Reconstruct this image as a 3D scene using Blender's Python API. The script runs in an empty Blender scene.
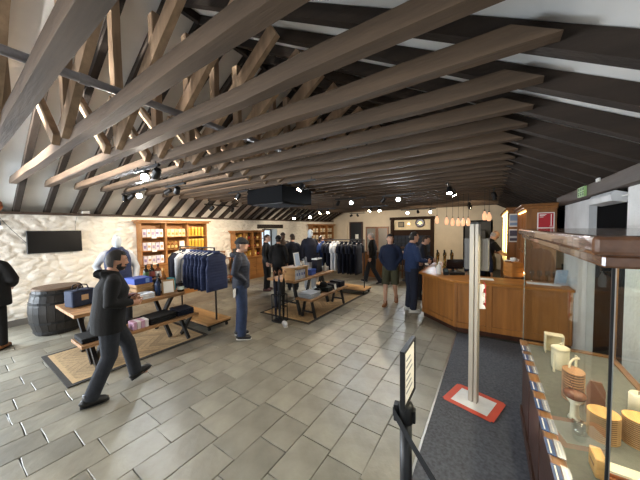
import bpy, math, random
from mathutils import Vector, Matrix, noise as mnoise
import numpy as np
random.seed(7)
D = bpy.data; S = bpy.context.scene; COL = S.collection
R = math.radians; V = Vector

# ------------------------------------------------------------------ camera
CAM_H = 1.9
cam = D.cameras.new('camera'); camo = D.objects.new('camera', cam); COL.objects.link(camo)
cam.sensor_width = 36.0; cam.lens = 255.4775 / 640 * 36.0; cam.clip_start = .05; cam.clip_end = 200
yaw, pit, rol = R(33.70165), R(-2.506417), R(-.852605)
fwd = V((-math.sin(yaw)*math.cos(pit), math.cos(yaw)*math.cos(pit), math.sin(pit)))
rt0 = V((math.cos(yaw), math.sin(yaw), 0)); up0 = rt0.cross(fwd)
rt = math.cos(rol)*rt0 + math.sin(rol)*up0; up = rt.cross(fwd)
M3 = Matrix((rt, up, -fwd)).transposed()
camo.matrix_world = Matrix.Translation((0, 0, CAM_H)) @ M3.to_4x4()
S.camera = camo

# ------------------------------------------------------------------ world, exposure
S.view_settings.view_transform = 'Standard'; S.view_settings.look = 'None'
S.view_settings.gamma = 1.0; S.view_settings.exposure = 0.12
try: S.view_settings.use_curve_mapping = False
except Exception: pass
W = D.worlds.new('world'); S.world = W; W.use_nodes = True
bg = W.node_tree.nodes['Background']; bg.inputs[0].default_value = (.75, .85, 1.0, 1); bg.inputs[1].default_value = 1.2

def area(name, loc, direction, sx, sy, power, color):
    l = D.lights.new(name, 'AREA'); l.shape = 'RECTANGLE'; l.size = sx; l.size_y = sy; l.energy = power; l.color = color
    o = D.objects.new(name, l); COL.objects.link(o); o.location = loc
    o.rotation_euler = V(direction).to_track_quat('-Z', 'Y').to_euler(); return o
# daylight through the assumed left window; gable windows behind the camera are added for light
area('added_daylight_lamp', (-8.0, -1.35, 1.45), (1, .35, .0), 2.3, 1.5, 380, (.80, .90, 1.0))  # area lamp put at the unseen window assumed in the left wall
area('added_daylight_lamp.001', (-5.65, -4.4, 2.1), (.05, 1, .1), 3.2, 1.9, 200, (1.0, .98, .95)).data.spread = R(125)  # area lamp at an unseen gable window, added for light
area('added_daylight_lamp.002', (-1.6, -4.4, 1.85), (-.2, 1, 0), 2.4, 2.2, 15, (.95, .97, 1.0))  # weaker lamp at the second added gable window

# ------------------------------------------------------------------ helpers
def lin(h):
    h = h.lstrip('#'); o = []
    for i in (0, 2, 4):
        c = int(h[i:i+2], 16)/255; o.append(c/12.92 if c <= .04045 else ((c+.055)/1.055)**2.4)
    return tuple(o)
MATS = {}
def mat(name, col, rough=.6, metal=0.0, var=.12, scale=6.0, stretch=(1, 1, 1), bump=0.0, bscale=None, spec=.5, coat=0.0,
        emis=None, estr=0.0, objvar=0.0, island=0.0, detail=4):
    if name in MATS: return MATS[name]
    if isinstance(col, str): col = lin(col)
    m = D.materials.new(name); m.use_nodes = True; nt = m.node_tree; N = nt.nodes; Lk = nt.links
    b = N['Principled BSDF']; b.inputs['Roughness'].default_value = rough; b.inputs['Metallic'].default_value = metal
    b.inputs['Specular IOR Level'].default_value = spec; b.inputs['Coat Weight'].default_value = coat
    tc = N.new('ShaderNodeTexCoord'); mp = N.new('ShaderNodeMapping'); mp.inputs['Scale'].default_value = stretch
    Lk.new(tc.outputs['Object'], mp.inputs['Vector'])
    nz = N.new('ShaderNodeTexNoise'); nz.inputs['Scale'].default_value = scale; nz.inputs['Detail'].default_value = detail
    Lk.new(mp.outputs[0], nz.inputs['Vector'])
    cr = N.new('ShaderNodeValToRGB'); e = cr.color_ramp.elements
    e[0].position = .3; e[1].position = .7
    e[0].color = tuple(max(0, c*(1-var)) for c in col)+(1,); e[1].color = tuple(min(1, c*(1+var)) for c in col)+(1,)
    Lk.new(nz.outputs['Fac'], cr.inputs[0]); out = cr.outputs[0]
    if objvar or island:
        hs = N.new('ShaderNodeHueSaturation'); Lk.new(out, hs.inputs['Color']); out = hs.outputs[0]
        ma = N.new('ShaderNodeMath'); ma.operation = 'ADD'
        if objvar:
            oi = N.new('ShaderNodeObjectInfo'); Lk.new(oi.outputs['Random'], ma.inputs[0])
        else: ma.inputs[0].default_value = 0
        if island:
            ge = N.new('ShaderNodeNewGeometry'); Lk.new(ge.outputs['Random Per Island'], ma.inputs[1])
        else: ma.inputs[1].default_value = 0
        fr = N.new('ShaderNodeMath'); fr.operation = 'FRACT'; Lk.new(ma.outputs[0], fr.inputs[0])
        a = max(objvar, island)
        mr = N.new('ShaderNodeMapRange'); mr.inputs['To Min'].default_value = 1-a; mr.inputs['To Max'].default_value = 1+a
        Lk.new(fr.outputs[0], mr.inputs['Value']); Lk.new(mr.outputs[0], hs.inputs['Value'])
    Lk.new(out, b.inputs['Base Color'])
    if bump:
        n2 = N.new('ShaderNodeTexNoise'); n2.inputs['Scale'].default_value = bscale or scale*3; n2.inputs['Detail'].default_value = 6
        Lk.new(mp.outputs[0], n2.inputs['Vector'])
        bp = N.new('ShaderNodeBump'); bp.inputs['Strength'].default_value = min(1, bump); bp.inputs['Distance'].default_value = .02*max(1, bump)
        Lk.new(n2.outputs['Fac'], bp.inputs['Height']); Lk.new(bp.outputs[0], b.inputs['Normal'])
    if emis:
        b.inputs['Emission Color'].default_value = (lin(emis) if isinstance(emis, str) else emis)+(1,); b.inputs['Emission Strength'].default_value = estr
    MATS[name] = m; return m
def quilt(name, col, pitch=.055, rough=.7):
    """padded garment: horizontal stitched channels as fine relief"""
    m = mat(name, col, rough=rough, var=.15, scale=9); nt = m.node_tree; N = nt.nodes; Lk = nt.links
    tc = N.new('ShaderNodeTexCoord'); sx = N.new('ShaderNodeSeparateXYZ'); Lk.new(tc.outputs['Object'], sx.inputs[0])
    a = N.new('ShaderNodeMath'); a.operation = 'MULTIPLY'; a.inputs[1].default_value = math.pi/pitch; Lk.new(sx.outputs['Z'], a.inputs[0])
    s = N.new('ShaderNodeMath'); s.operation = 'SINE'; Lk.new(a.outputs[0], s.inputs[0])
    ab = N.new('ShaderNodeMath'); ab.operation = 'ABSOLUTE'; Lk.new(s.outputs[0], ab.inputs[0])
    p = N.new('ShaderNodeMath'); p.operation = 'POWER'; p.inputs[1].default_value = .4; Lk.new(ab.outputs[0], p.inputs[0])
    bp = N.new('ShaderNodeBump'); bp.inputs['Strength'].default_value = .45; bp.inputs['Distance'].default_value = .012
    Lk.new(p.outputs[0], bp.inputs['Height']); Lk.new(bp.outputs[0], N['Principled BSDF'].inputs['Normal'])
    return m
def wood(name, col, rough=.5, var=.28, axis='X', scale=5, bump=.25, coat=0.0, objvar=0.08):
    st = {'X': (.25, 3, 3), 'Y': (3, .25, 3), 'Z': (3, 3, .25)}[axis]
    return mat(name, col, rough=rough, var=var, scale=scale, stretch=st, bump=bump, bscale=scale*4, coat=coat, objvar=objvar, detail=7)
def emit(name, col, strength):
    if name in MATS: return MATS[name]
    m = D.materials.new(name); m.use_nodes = True; b = m.node_tree.nodes['Principled BSDF']
    c = lin(col) if isinstance(col, str) else col
    b.inputs['Base Color'].default_value = c+(1,); b.inputs['Emission Color'].default_value = c+(1,); b.inputs['Emission Strength'].default_value = strength
    MATS[name] = m; return m
def glass(name, tint=(.96, .98, .97), refl=1.0):
    """thin clear pane: transparent with a fresnel mirror"""
    if name in MATS: return MATS[name]
    m = D.materials.new(name); m.use_nodes = True; nt = m.node_tree; N = nt.nodes; Lk = nt.links
    N.remove(N['Principled BSDF'])
    t = N.new('ShaderNodeBsdfTransparent'); t.inputs[0].default_value = tint+(1,)
    g = N.new('ShaderNodeBsdfGlossy'); g.inputs['Roughness'].default_value = .02
    fr = N.new('ShaderNodeFresnel'); fr.inputs['IOR'].default_value = 1.5
    mu = N.new('ShaderNodeMath'); mu.operation = 'MULTIPLY'; mu.inputs[1].default_value = refl; Lk.new(fr.outputs[0], mu.inputs[0])
    ge = N.new('ShaderNodeNewGeometry'); iv = N.new('ShaderNodeMath'); iv.operation = 'SUBTRACT'; iv.inputs[0].default_value = 1.0; Lk.new(ge.outputs['Backfacing'], iv.inputs[1])
    m2 = N.new('ShaderNodeMath'); m2.operation = 'MULTIPLY'; Lk.new(mu.outputs[0], m2.inputs[0]); Lk.new(iv.outputs[0], m2.inputs[1]); mu = m2
    mx = N.new('ShaderNodeMixShader'); Lk.new(mu.outputs[0], mx.inputs[0]); Lk.new(t.outputs[0], mx.inputs[1]); Lk.new(g.outputs[0], mx.inputs[2])
    Lk.new(mx.outputs[0], N['Material Output'].inputs['Surface']); MATS[name] = m; return m

def link(o, parent=None):
    COL.objects.link(o)
    if parent is not None: o.parent = parent
    return o
class MB:
    def __init__(s): s.v = []; s.f = []; s.mi = []; s.cur = 0
    def face(s, *ids): s.f.append(ids); s.mi.append(s.cur)
    def box(s, cx, cy, cz, sx, sy, sz, rz=0.0, rx=0.0, ry=0.0):
        m = Matrix.Translation((cx, cy, cz)) @ (Matrix.Rotation(rz, 4, 'Z') @ Matrix.Rotation(ry, 4, 'Y') @ Matrix.Rotation(rx, 4, 'X'))
        b = len(s.v)
        for x in (-.5, .5):
            for y in (-.5, .5):
                for z in (-.5, .5): s.v.append(tuple(m @ V((x*sx, y*sy, z*sz))))
        for q in ((0, 1, 3, 2), (4, 6, 7, 5), (0, 4, 5, 1), (2, 3, 7, 6), (0, 2, 6, 4), (1, 5, 7, 3)): s.face(*[b+i for i in q])
        return s
    def b2(s, x0, x1, y0, y1, z0, z1): return s.box((x0+x1)/2, (y0+y1)/2, (z0+z1)/2, abs(x1-x0), abs(y1-y0), abs(z1-z0))
    def bar(s, p, q, w, h, ref=(0, 0, 1)):
        """square bar p to q: w across, h along the ref direction"""
        p = V(p); q = V(q); t = (q-p).normalized(); r = V(ref); r = (r-t*r.dot(t)).normalized(); c = t.cross(r); b = len(s.v)
        for e in (p, q):
            for a, d in ((-1, -1), (1, -1), (1, 1), (-1, 1)): s.v.append(tuple(e+c*(a*w/2)+r*(d*h/2)))
        for i in range(4): s.face(b+i, b+(i+1) % 4, b+4+(i+1) % 4, b+4+i)
        s.face(b+3, b+2, b+1, b); s.face(b+4, b+5, b+6, b+7); return s
    def tube(s, pts, rad, n=8, ref=(1, 0, 0), cap=True, dome=0.0):
        pts = [V(p) for p in pts]; k = len(pts)
        if not isinstance(rad, (list, tuple)): rad = [rad]*k
        rings = []
        for i, p in enumerate(pts):
            t = (pts[min(i+1, k-1)]-pts[max(i-1, 0)])
            if t.length < 1e-9: t = V((0, 0, 1))
            t.normalize(); r = V(ref)
            if abs(r.dot(t)) > .97: r = V((0, 1, 0)) if abs(t.y) < .9 else V((0, 0, 1))
            r = (r-t*r.dot(t)).normalized(); c = t.cross(r)
            ra, rb = rad[i] if isinstance(rad[i], (list, tuple)) else (rad[i], rad[i])
            b = len(s.v); rings.append(b)
            for j in range(n):
                a = 2*math.pi*j/n; s.v.append(tuple(p+r*(ra*math.cos(a))+c*(rb*math.sin(a))))
        for i in range(k-1):
            for j in range(n): s.face(rings[i]+j, rings[i]+(j+1) % n, rings[i+1]+(j+1) % n, rings[i+1]+j)
        if cap:
            s.face(*[rings[0]+j for j in reversed(range(n))]); s.face(*[rings[-1]+j for j in range(n)])
        return s
    def cyl(s, p, q, r0, r1=None, n=12): return s.tube([p, q], [r0, r0 if r1 is None else r1], n)
    def lathe(s, prof, n=16, c=(0, 0, 0), sx=1.0, sy=1.0):
        """profile of (radius, z) from bottom to top"""
        rings = []
        for r, z in prof:
            b = len(s.v); rings.append(b)
            for j in range(n):
                a = 2*math.pi*j/n; s.v.append((c[0]+r*sx*math.cos(a), c[1]+r*sy*math.sin(a), c[2]+z))
        for i in range(len(prof)-1):
            for j in range(n): s.face(rings[i]+j, rings[i]+(j+1) % n, rings[i+1]+(j+1) % n, rings[i+1]+j)
        s.face(*[rings[0]+j for j in reversed(range(n))]); s.face(*[rings[-1]+j for j in range(n)]); return s
    def ball(s, c, r, n=12, k=8, m=None):
        if not isinstance(r, (list, tuple)): r = (r, r, r)
        b = len(s.v)
        def P(x, y, z):
            p = V((x*r[0], y*r[1], z*r[2]))
            if m is not None: p = m @ p
            s.v.append((c[0]+p.x, c[1]+p.y, c[2]+p.z))
        P(0, 0, -1)
        for i in range(1, k):
            t = -math.pi/2+math.pi*i/k
            for j in range(n):
                a = 2*math.pi*j/n; P(math.cos(t)*math.cos(a), math.cos(t)*math.sin(a), math.sin(t))
        P(0, 0, 1); e = len(s.v)-1
        for j in range(n):
            s.face(b, b+1+(j+1) % n, b+1+j)
            for i in range(k-2): s.face(b+1+i*n+j, b+1+i*n+(j+1) % n, b+1+(i+1)*n+(j+1) % n, b+1+(i+1)*n+j)
            s.face(b+1+(k-2)*n+j, b+1+(k-2)*n+(j+1) % n, e)
        return s
    def prism(s, poly, z0, z1, tr=None):
        """extrude a polygon given in xy from z0 to z1; tr maps points"""
        b = len(s.v); n = len(poly)
        for z in (z0, z1):
            for x, y in poly:
                p = V((x, y, z)); p = tr @ p if tr is not None else p; s.v.append(tuple(p))
        for i in range(n): s.face(b+i, b+(i+1) % n, b+n+(i+1) % n, b+n+i)
        s.face(*[b+i for i in reversed(range(n))]); s.face(*[b+n+i for i in range(n)]); return s
    def mesh(s, name, mats, smooth=False):
        me = D.meshes.new(name); me.from_pydata(s.v, [], s.f)
        if not isinstance(mats, (list, tuple)): mats = [mats]
        for m in mats: me.materials.append(m)
        if len(mats) > 1: me.polygons.foreach_set('material_index', s.mi)
        if smooth: me.polygons.foreach_set('use_smooth', [True]*len(s.f))
        me.update(); return me
    def build(s, name, mats, parent=None, smooth=False, bevel=0.0, loc=None, seg=1):
        o = D.objects.new(name, s.mesh(name, mats, smooth)); link(o, parent)
        if loc is not None: o.location = loc
        if bevel:
            md = o.modifiers.new('bevel', 'BEVEL'); md.width = bevel; md.segments = seg; md.limit_method = 'ANGLE'
        if smooth == 'auto': pass
        return o
def tag(o, label=None, cat=None, group=None, kind=None):
    if label: o['label'] = label
    if cat: o['category'] = cat
    if group: o['group'] = group
    if kind: o['kind'] = kind
    return o
def thing(name, label, cat, loc=(0, 0, 0), rz=0.0, group=None):
    o = D.objects.new(name, None); link(o); o.location = loc; o.rotation_euler = (0, 0, rz); o.empty_display_size = .1
    return tag(o, label, cat, group)
def dup(o, parent=None):
    c = o.copy(); link(c, parent)
    for ch in list(o.children): dup(ch, c)
    return c
def B(x0, x1, y0, y1, z0, z1): return MB().b2(x0, x1, y0, y1, z0, z1)

# ------------------------------------------------------------------ materials
TIE = wood('timber_tie_beam', '#594838', rough=.78, var=.32, axis='X', scale=5, bump=.25, objvar=.14)
RAFT = wood('timber_rafter', '#2d231b', rough=.85, var=.3, axis='X', scale=4, bump=.25, objvar=.15)
BRACE = wood('timber_brace', '#a48b72', rough=.72, var=.3, axis='Z', scale=4, bump=.25, objvar=.15)
PLASTER = mat('white_ceiling_board', '#e6e5e2', rough=.8, var=.04, scale=3)
WHITEWALL = mat('painted_rubble_white', '#efece4', rough=.8, var=.05, scale=5, bump=.6, bscale=25)
CREAM = mat('cream_plaster', '#cfc2ad', rough=.85, var=.05, scale=3, bump=.1)
OAK = wood('oak_panel', '#96622f', rough=.38, var=.22, axis='Z', bump=.12, coat=.15)
OAKH = wood('oak_horizontal', '#a36c34', rough=.42, var=.22, axis='X', bump=.1, coat=.05)
OAKH.node_tree.nodes['Principled BSDF'].inputs['Specular IOR Level'].default_value = .15
DARKW = wood('dark_stained_wood', '#3d241a', rough=.35, var=.3, axis='Y', bump=.12, coat=.2)
MIDW = wood('mid_brown_wood', '#744a2c', rough=.35, var=.3, axis='Y', bump=.12, coat=.3)
PLANKW = wood('rustic_plank', '#a87e54', rough=.55, var=.35, axis='Y', bump=.3)
LIGHTW = wood('light_ply', '#b68d5c', rough=.5, var=.2, axis='X', bump=.15)
BLACK = mat('black_metal', '#141416', rough=.45, var=.2)
BLACKP = mat('black_plastic', '#0f1012', rough=.5, var=.2)
WHITEP = mat('white_card', '#ecebe6', rough=.6, var=.03)
NAVY = mat('navy_cloth', '#10162a', rough=.85, var=.2, scale=12, bump=.2)
NAVYQ = quilt('navy_quilted', '#1f2c50')
BLACKC = mat('black_cloth', '#0b0b0d', rough=.9, var=.2, scale=12, bump=.2)
GREYC = mat('pale_grey_cloth', '#b8bec8', rough=.9, var=.1, scale=12, bump=.2)
WHITEC = mat('white_cloth', '#dfe3ea', rough=.9, var=.06, scale=12, bump=.2)
BLUEC = mat('blue_cloth', '#3d5aa0', rough=.9, var=.1, scale=12, bump=.2)
JEAN = mat('blue_denim', '#2c3a58', rough=.9, var=.2, scale=20, bump=.2)
JEAND = mat('dark_denim', '#23272f', rough=.9, var=.2, scale=20, bump=.2)
GLASS = glass('clear_glass'); GLASSR = glass('showcase_glass', refl=.62)
CHROME = mat('brushed_steel', '#b4b4b0', rough=.3, metal=.9, var=.05)
def wp(mb, name, mats, root, **k):
    """part given in world coordinates under an unrotated root"""
    return mb.build(name, mats, root, loc=-root.location, **k)
def sthing(name, loc=(0, 0, 0), label=None):
    o = D.objects.new(name, None); link(o); o.location = loc; o['kind'] = 'structure'
    if label: o['label'] = label
    return o
XL, XR, YB, YF = -8.1, 1.05, 13.6, -4.5
RX, RZ, SL = -3.5, 4.85, .548           # ridge position, underside of rafters, slope
def under(x): return RZ-SL*abs(x-RX)

# ---- floor with slates
SLATE = mat('grey_slate', '#8b877a', rough=.38, var=.22, scale=3.2, bump=.35, bscale=9, objvar=.13, island=.16, spec=.5)
GROUT = mat('slate_joint', '#4c4a44', rough=.9, var=.2)
floor = tag(B(-8.6, 4.0, -5.0, 14.2, -.2, -.012).build('floor', GROUT), 'floor under grey riven slate flags', kind='structure')
def project(p):
    d = V(p)-V((0, 0, CAM_H)); z = d.dot(fwd)
    if z < .05: return None
    return 320+255.48*d.dot(rt)/z, 240-255.48*d.dot(up)/z, z
CW = .3125; slab = {}
def slate_mesh(l, w, var):
    key = (l, w, var)
    if key in slab: return slab[key]
    rr = random.Random(hash(key)); mb = MB(); g = .0035; c = .003; hx, hy = w/2-g, l/2-g
    j = lambda: rr.uniform(-.004, .004)
    base = [(-hx+j(), -hy+j()), (0, -hy+j()), (hx+j(), -hy+j()), (hx+j(), hy+j()), (0, hy+j()), (-hx+j(), hy+j())]
    n = 6; mb.v += [(x, y, -.014) for x, y in base]+[(x, y, -.002) for x, y in base]+[(x*(1-c/hx), y*(1-c/hy), rr.uniform(-.0006, .0006)) for x, y in base]
    for i in range(n):
        k = (i+1) % n; mb.face(i, k, n+k, n+i); mb.face(n+i, n+k, 2*n+k, 2*n+i)
    mb.face(*range(2*n, 3*n)); slab[key] = mb.mesh('slate', SLATE); return slab[key]
tiles = []; rr = random.Random(3)
x = -.49-CW/2; ci = 0
while x > XL-.1:
    y = YF-rr.uniform(0, .5)
    while y < YB:
        l = rr.choice([.34, .4, .44, .5, .56, .64]); tiles.append((x, y+l/2, l, rr.randrange(2))); y += l
    x -= CW; ci += 1
def seen(t):
    q = project((t[0], t[1], 0)); return q is not None and -25 < q[0] < 665 and q[1] < 500
vis = sorted([t for t in tiles if seen(t)], key=lambda t: t[0]**2+t[1]**2)
near = set(map(id, vis[:300])); rest = MB()
for t in tiles:
    me = slate_mesh(t[2], CW, t[3]); dz = rr.uniform(-.001, .001)
    if id(t) in near:
        o = D.objects.new('slate', me); link(o, floor); o.location = (t[0], t[1], dz); o.rotation_euler = (rr.uniform(-.004, .004), rr.uniform(-.004, .004), 0)
    else:
        b = len(rest.v); rest.v += [(v.co.x+t[0], v.co.y+t[1], v.co.z+dz) for v in me.vertices]
        for p in me.polygons: rest.face(*[b+i for i in p.vertices])
tag(rest.build('slate_field', SLATE, floor), kind='stuff')
CARPET = mat('charcoal_carpet', '#666970', rough=.95, var=.25, scale=40, bump=.8, bscale=220, spec=.1)
tag(B(-.475, 1.04, YF+.01, 5.1, -.010, .006).build('carpet', CARPET), 'dark grey carpet between the slate floor and the glass showcase', 'carpet')
tag(B(-.492, -.474, YF, 5.12, -.010, .008).build('trim_1', CHROME), 'thin metal strip along the carpet edge', kind='structure')

# ---- walls
def relief(y0, y1, z0, z1, holes, step=.024):
    ny = int((y1-y0)/step)+1; nz = int((z1-z0)/step)+1; mb = MB()
    for j in range(nz):
        z = z0+(z1-z0)*j/(nz-1)
        for i in range(ny):
            y = y0+(y1-y0)*i/(ny-1)
            wob = .25*mnoise.noise(V((y*1.7, z*2.3, 3)))
            d, _ = mnoise.voronoi(V((y/.27+wob, z/.125+wob, .5)))
            h = min(1.0, (d[1]-d[0])*4.0); h = h*h*(3-2*h)
            mb.v.append(((.032*h)+.008*mnoise.noise(V((y*5, z*7, 1)))+.006*mnoise.noise(V((y*17, z*19, 9))), y, z))
    for j in range(nz-1):
        for i in range(ny-1):
            yc = y0+(y1-y0)*(i+.5)/(ny-1); zc = z0+(z1-z0)*(j+.5)/(nz-1)
            if any(a < yc < b and c < zc < e for a, b, c, e in holes): continue
            mb.face(j*ny+i, j*ny+i+1, (j+1)*ny+i+1, (j+1)*ny+i)
    return mb
WH = [(7.66, 8.62, .75, 1.93), (-2.5, -.2, .7, 2.2)]  # second opening is for the assumed, unseen near window
mb = relief(YF, YB, 0, 2.31, WH); mb.v = [(XL+a, b, c) for a, b, c in mb.v]
def slabs_with_holes(mb, a0, a1, z0, z1, holes, put):
    hs = sorted(holes); a = a0
    for h in hs:
        put(a, h[0], z0, z1); put(h[0], h[1], z0, h[2]); put(h[0], h[1], h[3], z1); a = h[1]
    put(a, a1, z0, z1)
slabs_with_holes(mb, YF, YB, 0, 2.31, WH, lambda a, b, c, d: mb.b2(XL-.5, XL-.02, a, b, c, d))
wl = tag(mb.build('wall_left', WHITEWALL, smooth=True), 'white painted rubble stone wall along the left side', kind='structure')
# back gable
mb = MB(); mb.prism([(XL-.4, 0), (XR+.7, 0), (XR+.7, under(XR+.7)+.2), (RX, RZ+.22), (XL-.4, under(XL-.4)+.2)], 0, .3, Matrix(((1, 0, 0, 0), (0, 0, 1, YB), (0, 1, 0, 0), (0, 0, 0, 1))))
tag(mb.build('wall_back', CREAM), 'cream plastered gable wall at the far end', kind='structure')
# front gable behind the camera, with window openings added for light
FH = [(-7.3, -4.0, .7, 3.1), (-2.9, -.4, .7, 3.0)]
mb = MB(); slabs_with_holes(mb, XL-.4, XR+2.0, 0, 5.0, FH, lambda a, b, c, d: mb.b2(a, b, YF-.3, YF, c, d))
tag(mb.build('wall_front', PLASTER), 'white gable wall behind the viewer', kind='structure')
# right side: white wall, dark opening, pier
WHITEBRICK = mat('white_painted_stone', '#e4e4e2', rough=.75, var=.06, scale=6, bump=.8, bscale=18)
mb = MB(); mb.b2(XR, XR+.5, YF, 3.54, 0, 2.25)
tag(mb.build('wall_right', WHITEBRICK), 'white painted wall right of the showcase', kind='structure')
tag(B(XR, XR+.5, 4.65, 5.92, 0, 2.23).build('wall_pier', mat('grey_white_pier', '#d3d6d8', rough=.7, var=.1, scale=4, bump=.3)), 'pale grey white pier beside the bar', kind='structure')
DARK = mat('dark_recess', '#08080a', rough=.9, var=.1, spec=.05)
tag(B(1.12, 1.5, 3.55, 4.64, 0, 2.24).build('wall_recess_shade', DARK), 'near-black slab painted as the shade inside the opening behind the showcase', kind='structure')  # near-black colour stands for the shade inside the opening
PLATE = wood('dark_wall_plate', '#4a3c33', rough=.6, var=.25, axis='Y', scale=4, bump=.3)
tag(B(.97, 1.13, YF, 6.1, 2.24, 2.385).build('trim_2', PLATE, bevel=.008), 'dark timber beam along the right eaves', kind='structure')
tag(B(XL-.02, XL+.07, YF, YB, 2.29, 2.345).build('trim_3', PLATE), 'dark timber plate on top of the left wall', kind='structure')
tag(B(XL+.0, XL+.06, YF, 2.95, 0, .13).build('baseboard_left', mat('grey_skirting', '#6e6c68', rough=.7)), 'grey skirting at the foot of the left wall', kind='structure')
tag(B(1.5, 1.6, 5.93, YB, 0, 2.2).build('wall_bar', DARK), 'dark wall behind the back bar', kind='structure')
tag(B(2.0, 2.1, YF, YB, 0, 2.6).build('wall_light_stop', PLASTER), 'added outer wall keeping sky light out on the right side', kind='structure')  # unseen wall added to stop sky light leaking in
# ---- roof boards
th = math.atan(SL); off = .117/math.cos(th)
mb = MB()
for sgn, xe in ((-1, XL-.5), (1, XR+1.0)):
    a, b = (RX, RZ+off), (xe, under(xe)+off); i = len(mb.v)
    for y in (YF-.3, YB+.1):
        mb.v += [(a[0], y, a[1]), (b[0], y, b[1]), (b[0], y, b[1]+.06), (a[0], y, a[1]+.06)]
    for q in ((0, 1, 5, 4), (1, 2, 6, 5), (2, 3, 7, 6), (3, 0, 4, 7), (0, 3, 2, 1), (4, 5, 6, 7)): mb.face(*[i+k for k in q])
tag(mb.build('ceiling', PLASTER), 'white boarded slopes of the open roof', kind='structure')

# ---- trusses
def timber(p, q, w, h, ref, nseg, amp, rr):
    p = V(p); q = V(q); t = (q-p).normalized(); r = V(ref); r = (r-t*r.dot(t)).normalized(); c = t.cross(r); mb = MB(); n = 8
    ch = .03
    prof = [(-1, -1+ch), (-1+ch, -1), (1-ch, -1), (1, -1+ch), (1, 1-ch), (1-ch, 1), (-1+ch, 1), (-1, 1-ch)]
    for i in range(nseg+1):
        e = p.lerp(q, i/nseg)+c*rr.uniform(-amp, amp)*.5+r*rr.uniform(-amp, amp)*.5
        for a, d in prof: mb.v.append(tuple(e+c*(a*w/2+rr.uniform(-amp, amp)*.4)+r*(d*h/2+rr.uniform(-amp, amp)*.4)))
    for i in range(nseg):
        for j in range(n): mb.face(i*n+j, i*n+(j+1) % n, (i+1)*n+(j+1) % n, (i+1)*n+j)
    mb.face(*reversed(range(n))); mb.face(*range(nseg*n, nseg*n+n)); return mb
variants = []
for k in range(4):
    q = random.Random(k+20); ch = .112
    mid = lambda x, o: under(x)+o
    tm = timber((-7.36, -.05, 2.872), (.16, -.05, 2.872), .092, .112, (0, 0, 1), 14, .009, q)
    tm.v[-8:] = [(.27-(z-2.816)/SL, y, z) for x, y, z in tm.v[-8:]]
    variants.append(dict(
        tie=tm.mesh('tie_beam', TIE),
        rl=timber((XL-.25, .048, under(XL-.25)+.063), (RX, .048, RZ+.063), .085, ch, (0, 0, 1), 8, .006, q).mesh('rafter', RAFT),
        rr=timber((XR+.9, .048, under(XR+.9)+.063), (RX, .048, RZ+.063), .085, ch, (0, 0, 1), 8, .006, q).mesh('rafter', RAFT),
        kp=timber((-3.73, -.05, 2.9), (-3.73, -.05, under(-3.73)+.02), .085, .13, (1, 0, 0), 6, .008, q).mesh('king_post', BRACE),
        b1=timber((-3.86, -.125, 2.89), (-5.08, -.125, under(-5.08)+.02), .06, .12, (0, 0, 1), 6, .008, q).mesh('brace', BRACE),
        b2=timber((-3.57, -.125, 2.90), (-1.92, -.125, under(-1.92)+.02), .06, .165, (0, 0, 1), 6, .008, q).mesh('brace', BRACE)))
for k in range(-7, 29):
    Y = .88+.44*k
    if Y > YB-.15: break
    v = variants[k % 4]; r0 = sthing('roof_truss', (0, Y, 0), 'weathered timber roof truss with tie beam, king post and braces')
    for nm, key in (('tie_beam', 'tie'), ('rafter', 'rl'), ('rafter', 'rr'), ('king_post', 'kp'), ('brace', 'b1'), ('brace', 'b2')):
        o = D.objects.new(nm, v[key]); link(o, r0)
        if key == 'tie': o.location.z = random.uniform(-.008, .008)
# ridge board
tag(B(RX-.03, RX+.03, YF, YB, RZ+.0, RZ+.2).build('trim_4', RAFT), 'timber ridge board', kind='structure')

# ---- window in the left wall (seen) and the unseen near ones
def window(name, root_loc, mk, bars, lab):
    o = sthing(name, root_loc, lab); return o
FRAMEB = mat('dark_window_frame', '#2f2c2a', rough=.5)
PALEB = mat('pale_blue_reveal', '#c3d0d8', rough=.7, var=.04)
w1 = sthing('window_1', (XL-.35, 8.14, .75), 'small deep-set window with dark frame in the stone wall')
mb = MB()
for y in (7.69, 8.59): mb.b2(XL-.38, XL-.32, y-.03, y+.03, .75, 1.93)
for z in (.78, 1.90): mb.b2(XL-.38, XL-.32, 7.69, 8.59, z-.03, z+.03)
wp(mb, 'window_frame', FRAMEB, w1)
mb = MB(); mb.b2(XL-.37, XL-.33, 8.12, 8.16, .78, 1.9)
for z in (1.15, 1.52): mb.b2(XL-.37, XL-.33, 7.7, 8.58, z-.015, z+.015)
wp(mb, 'glazing_bar', FRAMEB, w1); wp(B(XL-.352, XL-.348, 7.72, 8.56, .8, 1.88), 'pane', GLASS, w1)
mb = MB(); mb.b2(XL-.31, XL+.0, 8.60, 8.625, .75, 1.93); mb.b2(XL-.31, XL+.0, 7.655, 7.68, .75, 1.93); wp(mb, 'window_reveal', PALEB, w1)
wp(B(XL-.31, XL+.03, 7.66, 8.62, .735, .76), 'window_sill', PALEB, w1)
tag(B(XL-.02, XL+.06, 7.4, 8.98, 1.95, 2.12).build('trim_5', wood('lintel_wood', '#2e2823', rough=.7, axis='Y'), bevel=.01), 'dark timber lintel over the small window', kind='structure')
w2 = sthing('window_2', (XL-.3, -1.35, .7), 'broad unseen window assumed at the near end of the left wall')  # unseen window assumed from the cool floor light, built to let daylight in
mb = MB()
for y in (-2.47, -1.73, -.97, -.23): mb.b2(XL-.36, XL-.28, y-.03, y+.03, .7, 2.2)
for z in (.73, 2.17): mb.b2(XL-.36, XL-.28, -2.5, -.2, z-.03, z+.03)
wp(mb, 'window_frame', FRAMEB, w2); wp(B(XL-.325, XL-.315, -2.47, -.23, .73, 2.17), 'pane', GLASS, w2)
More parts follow.
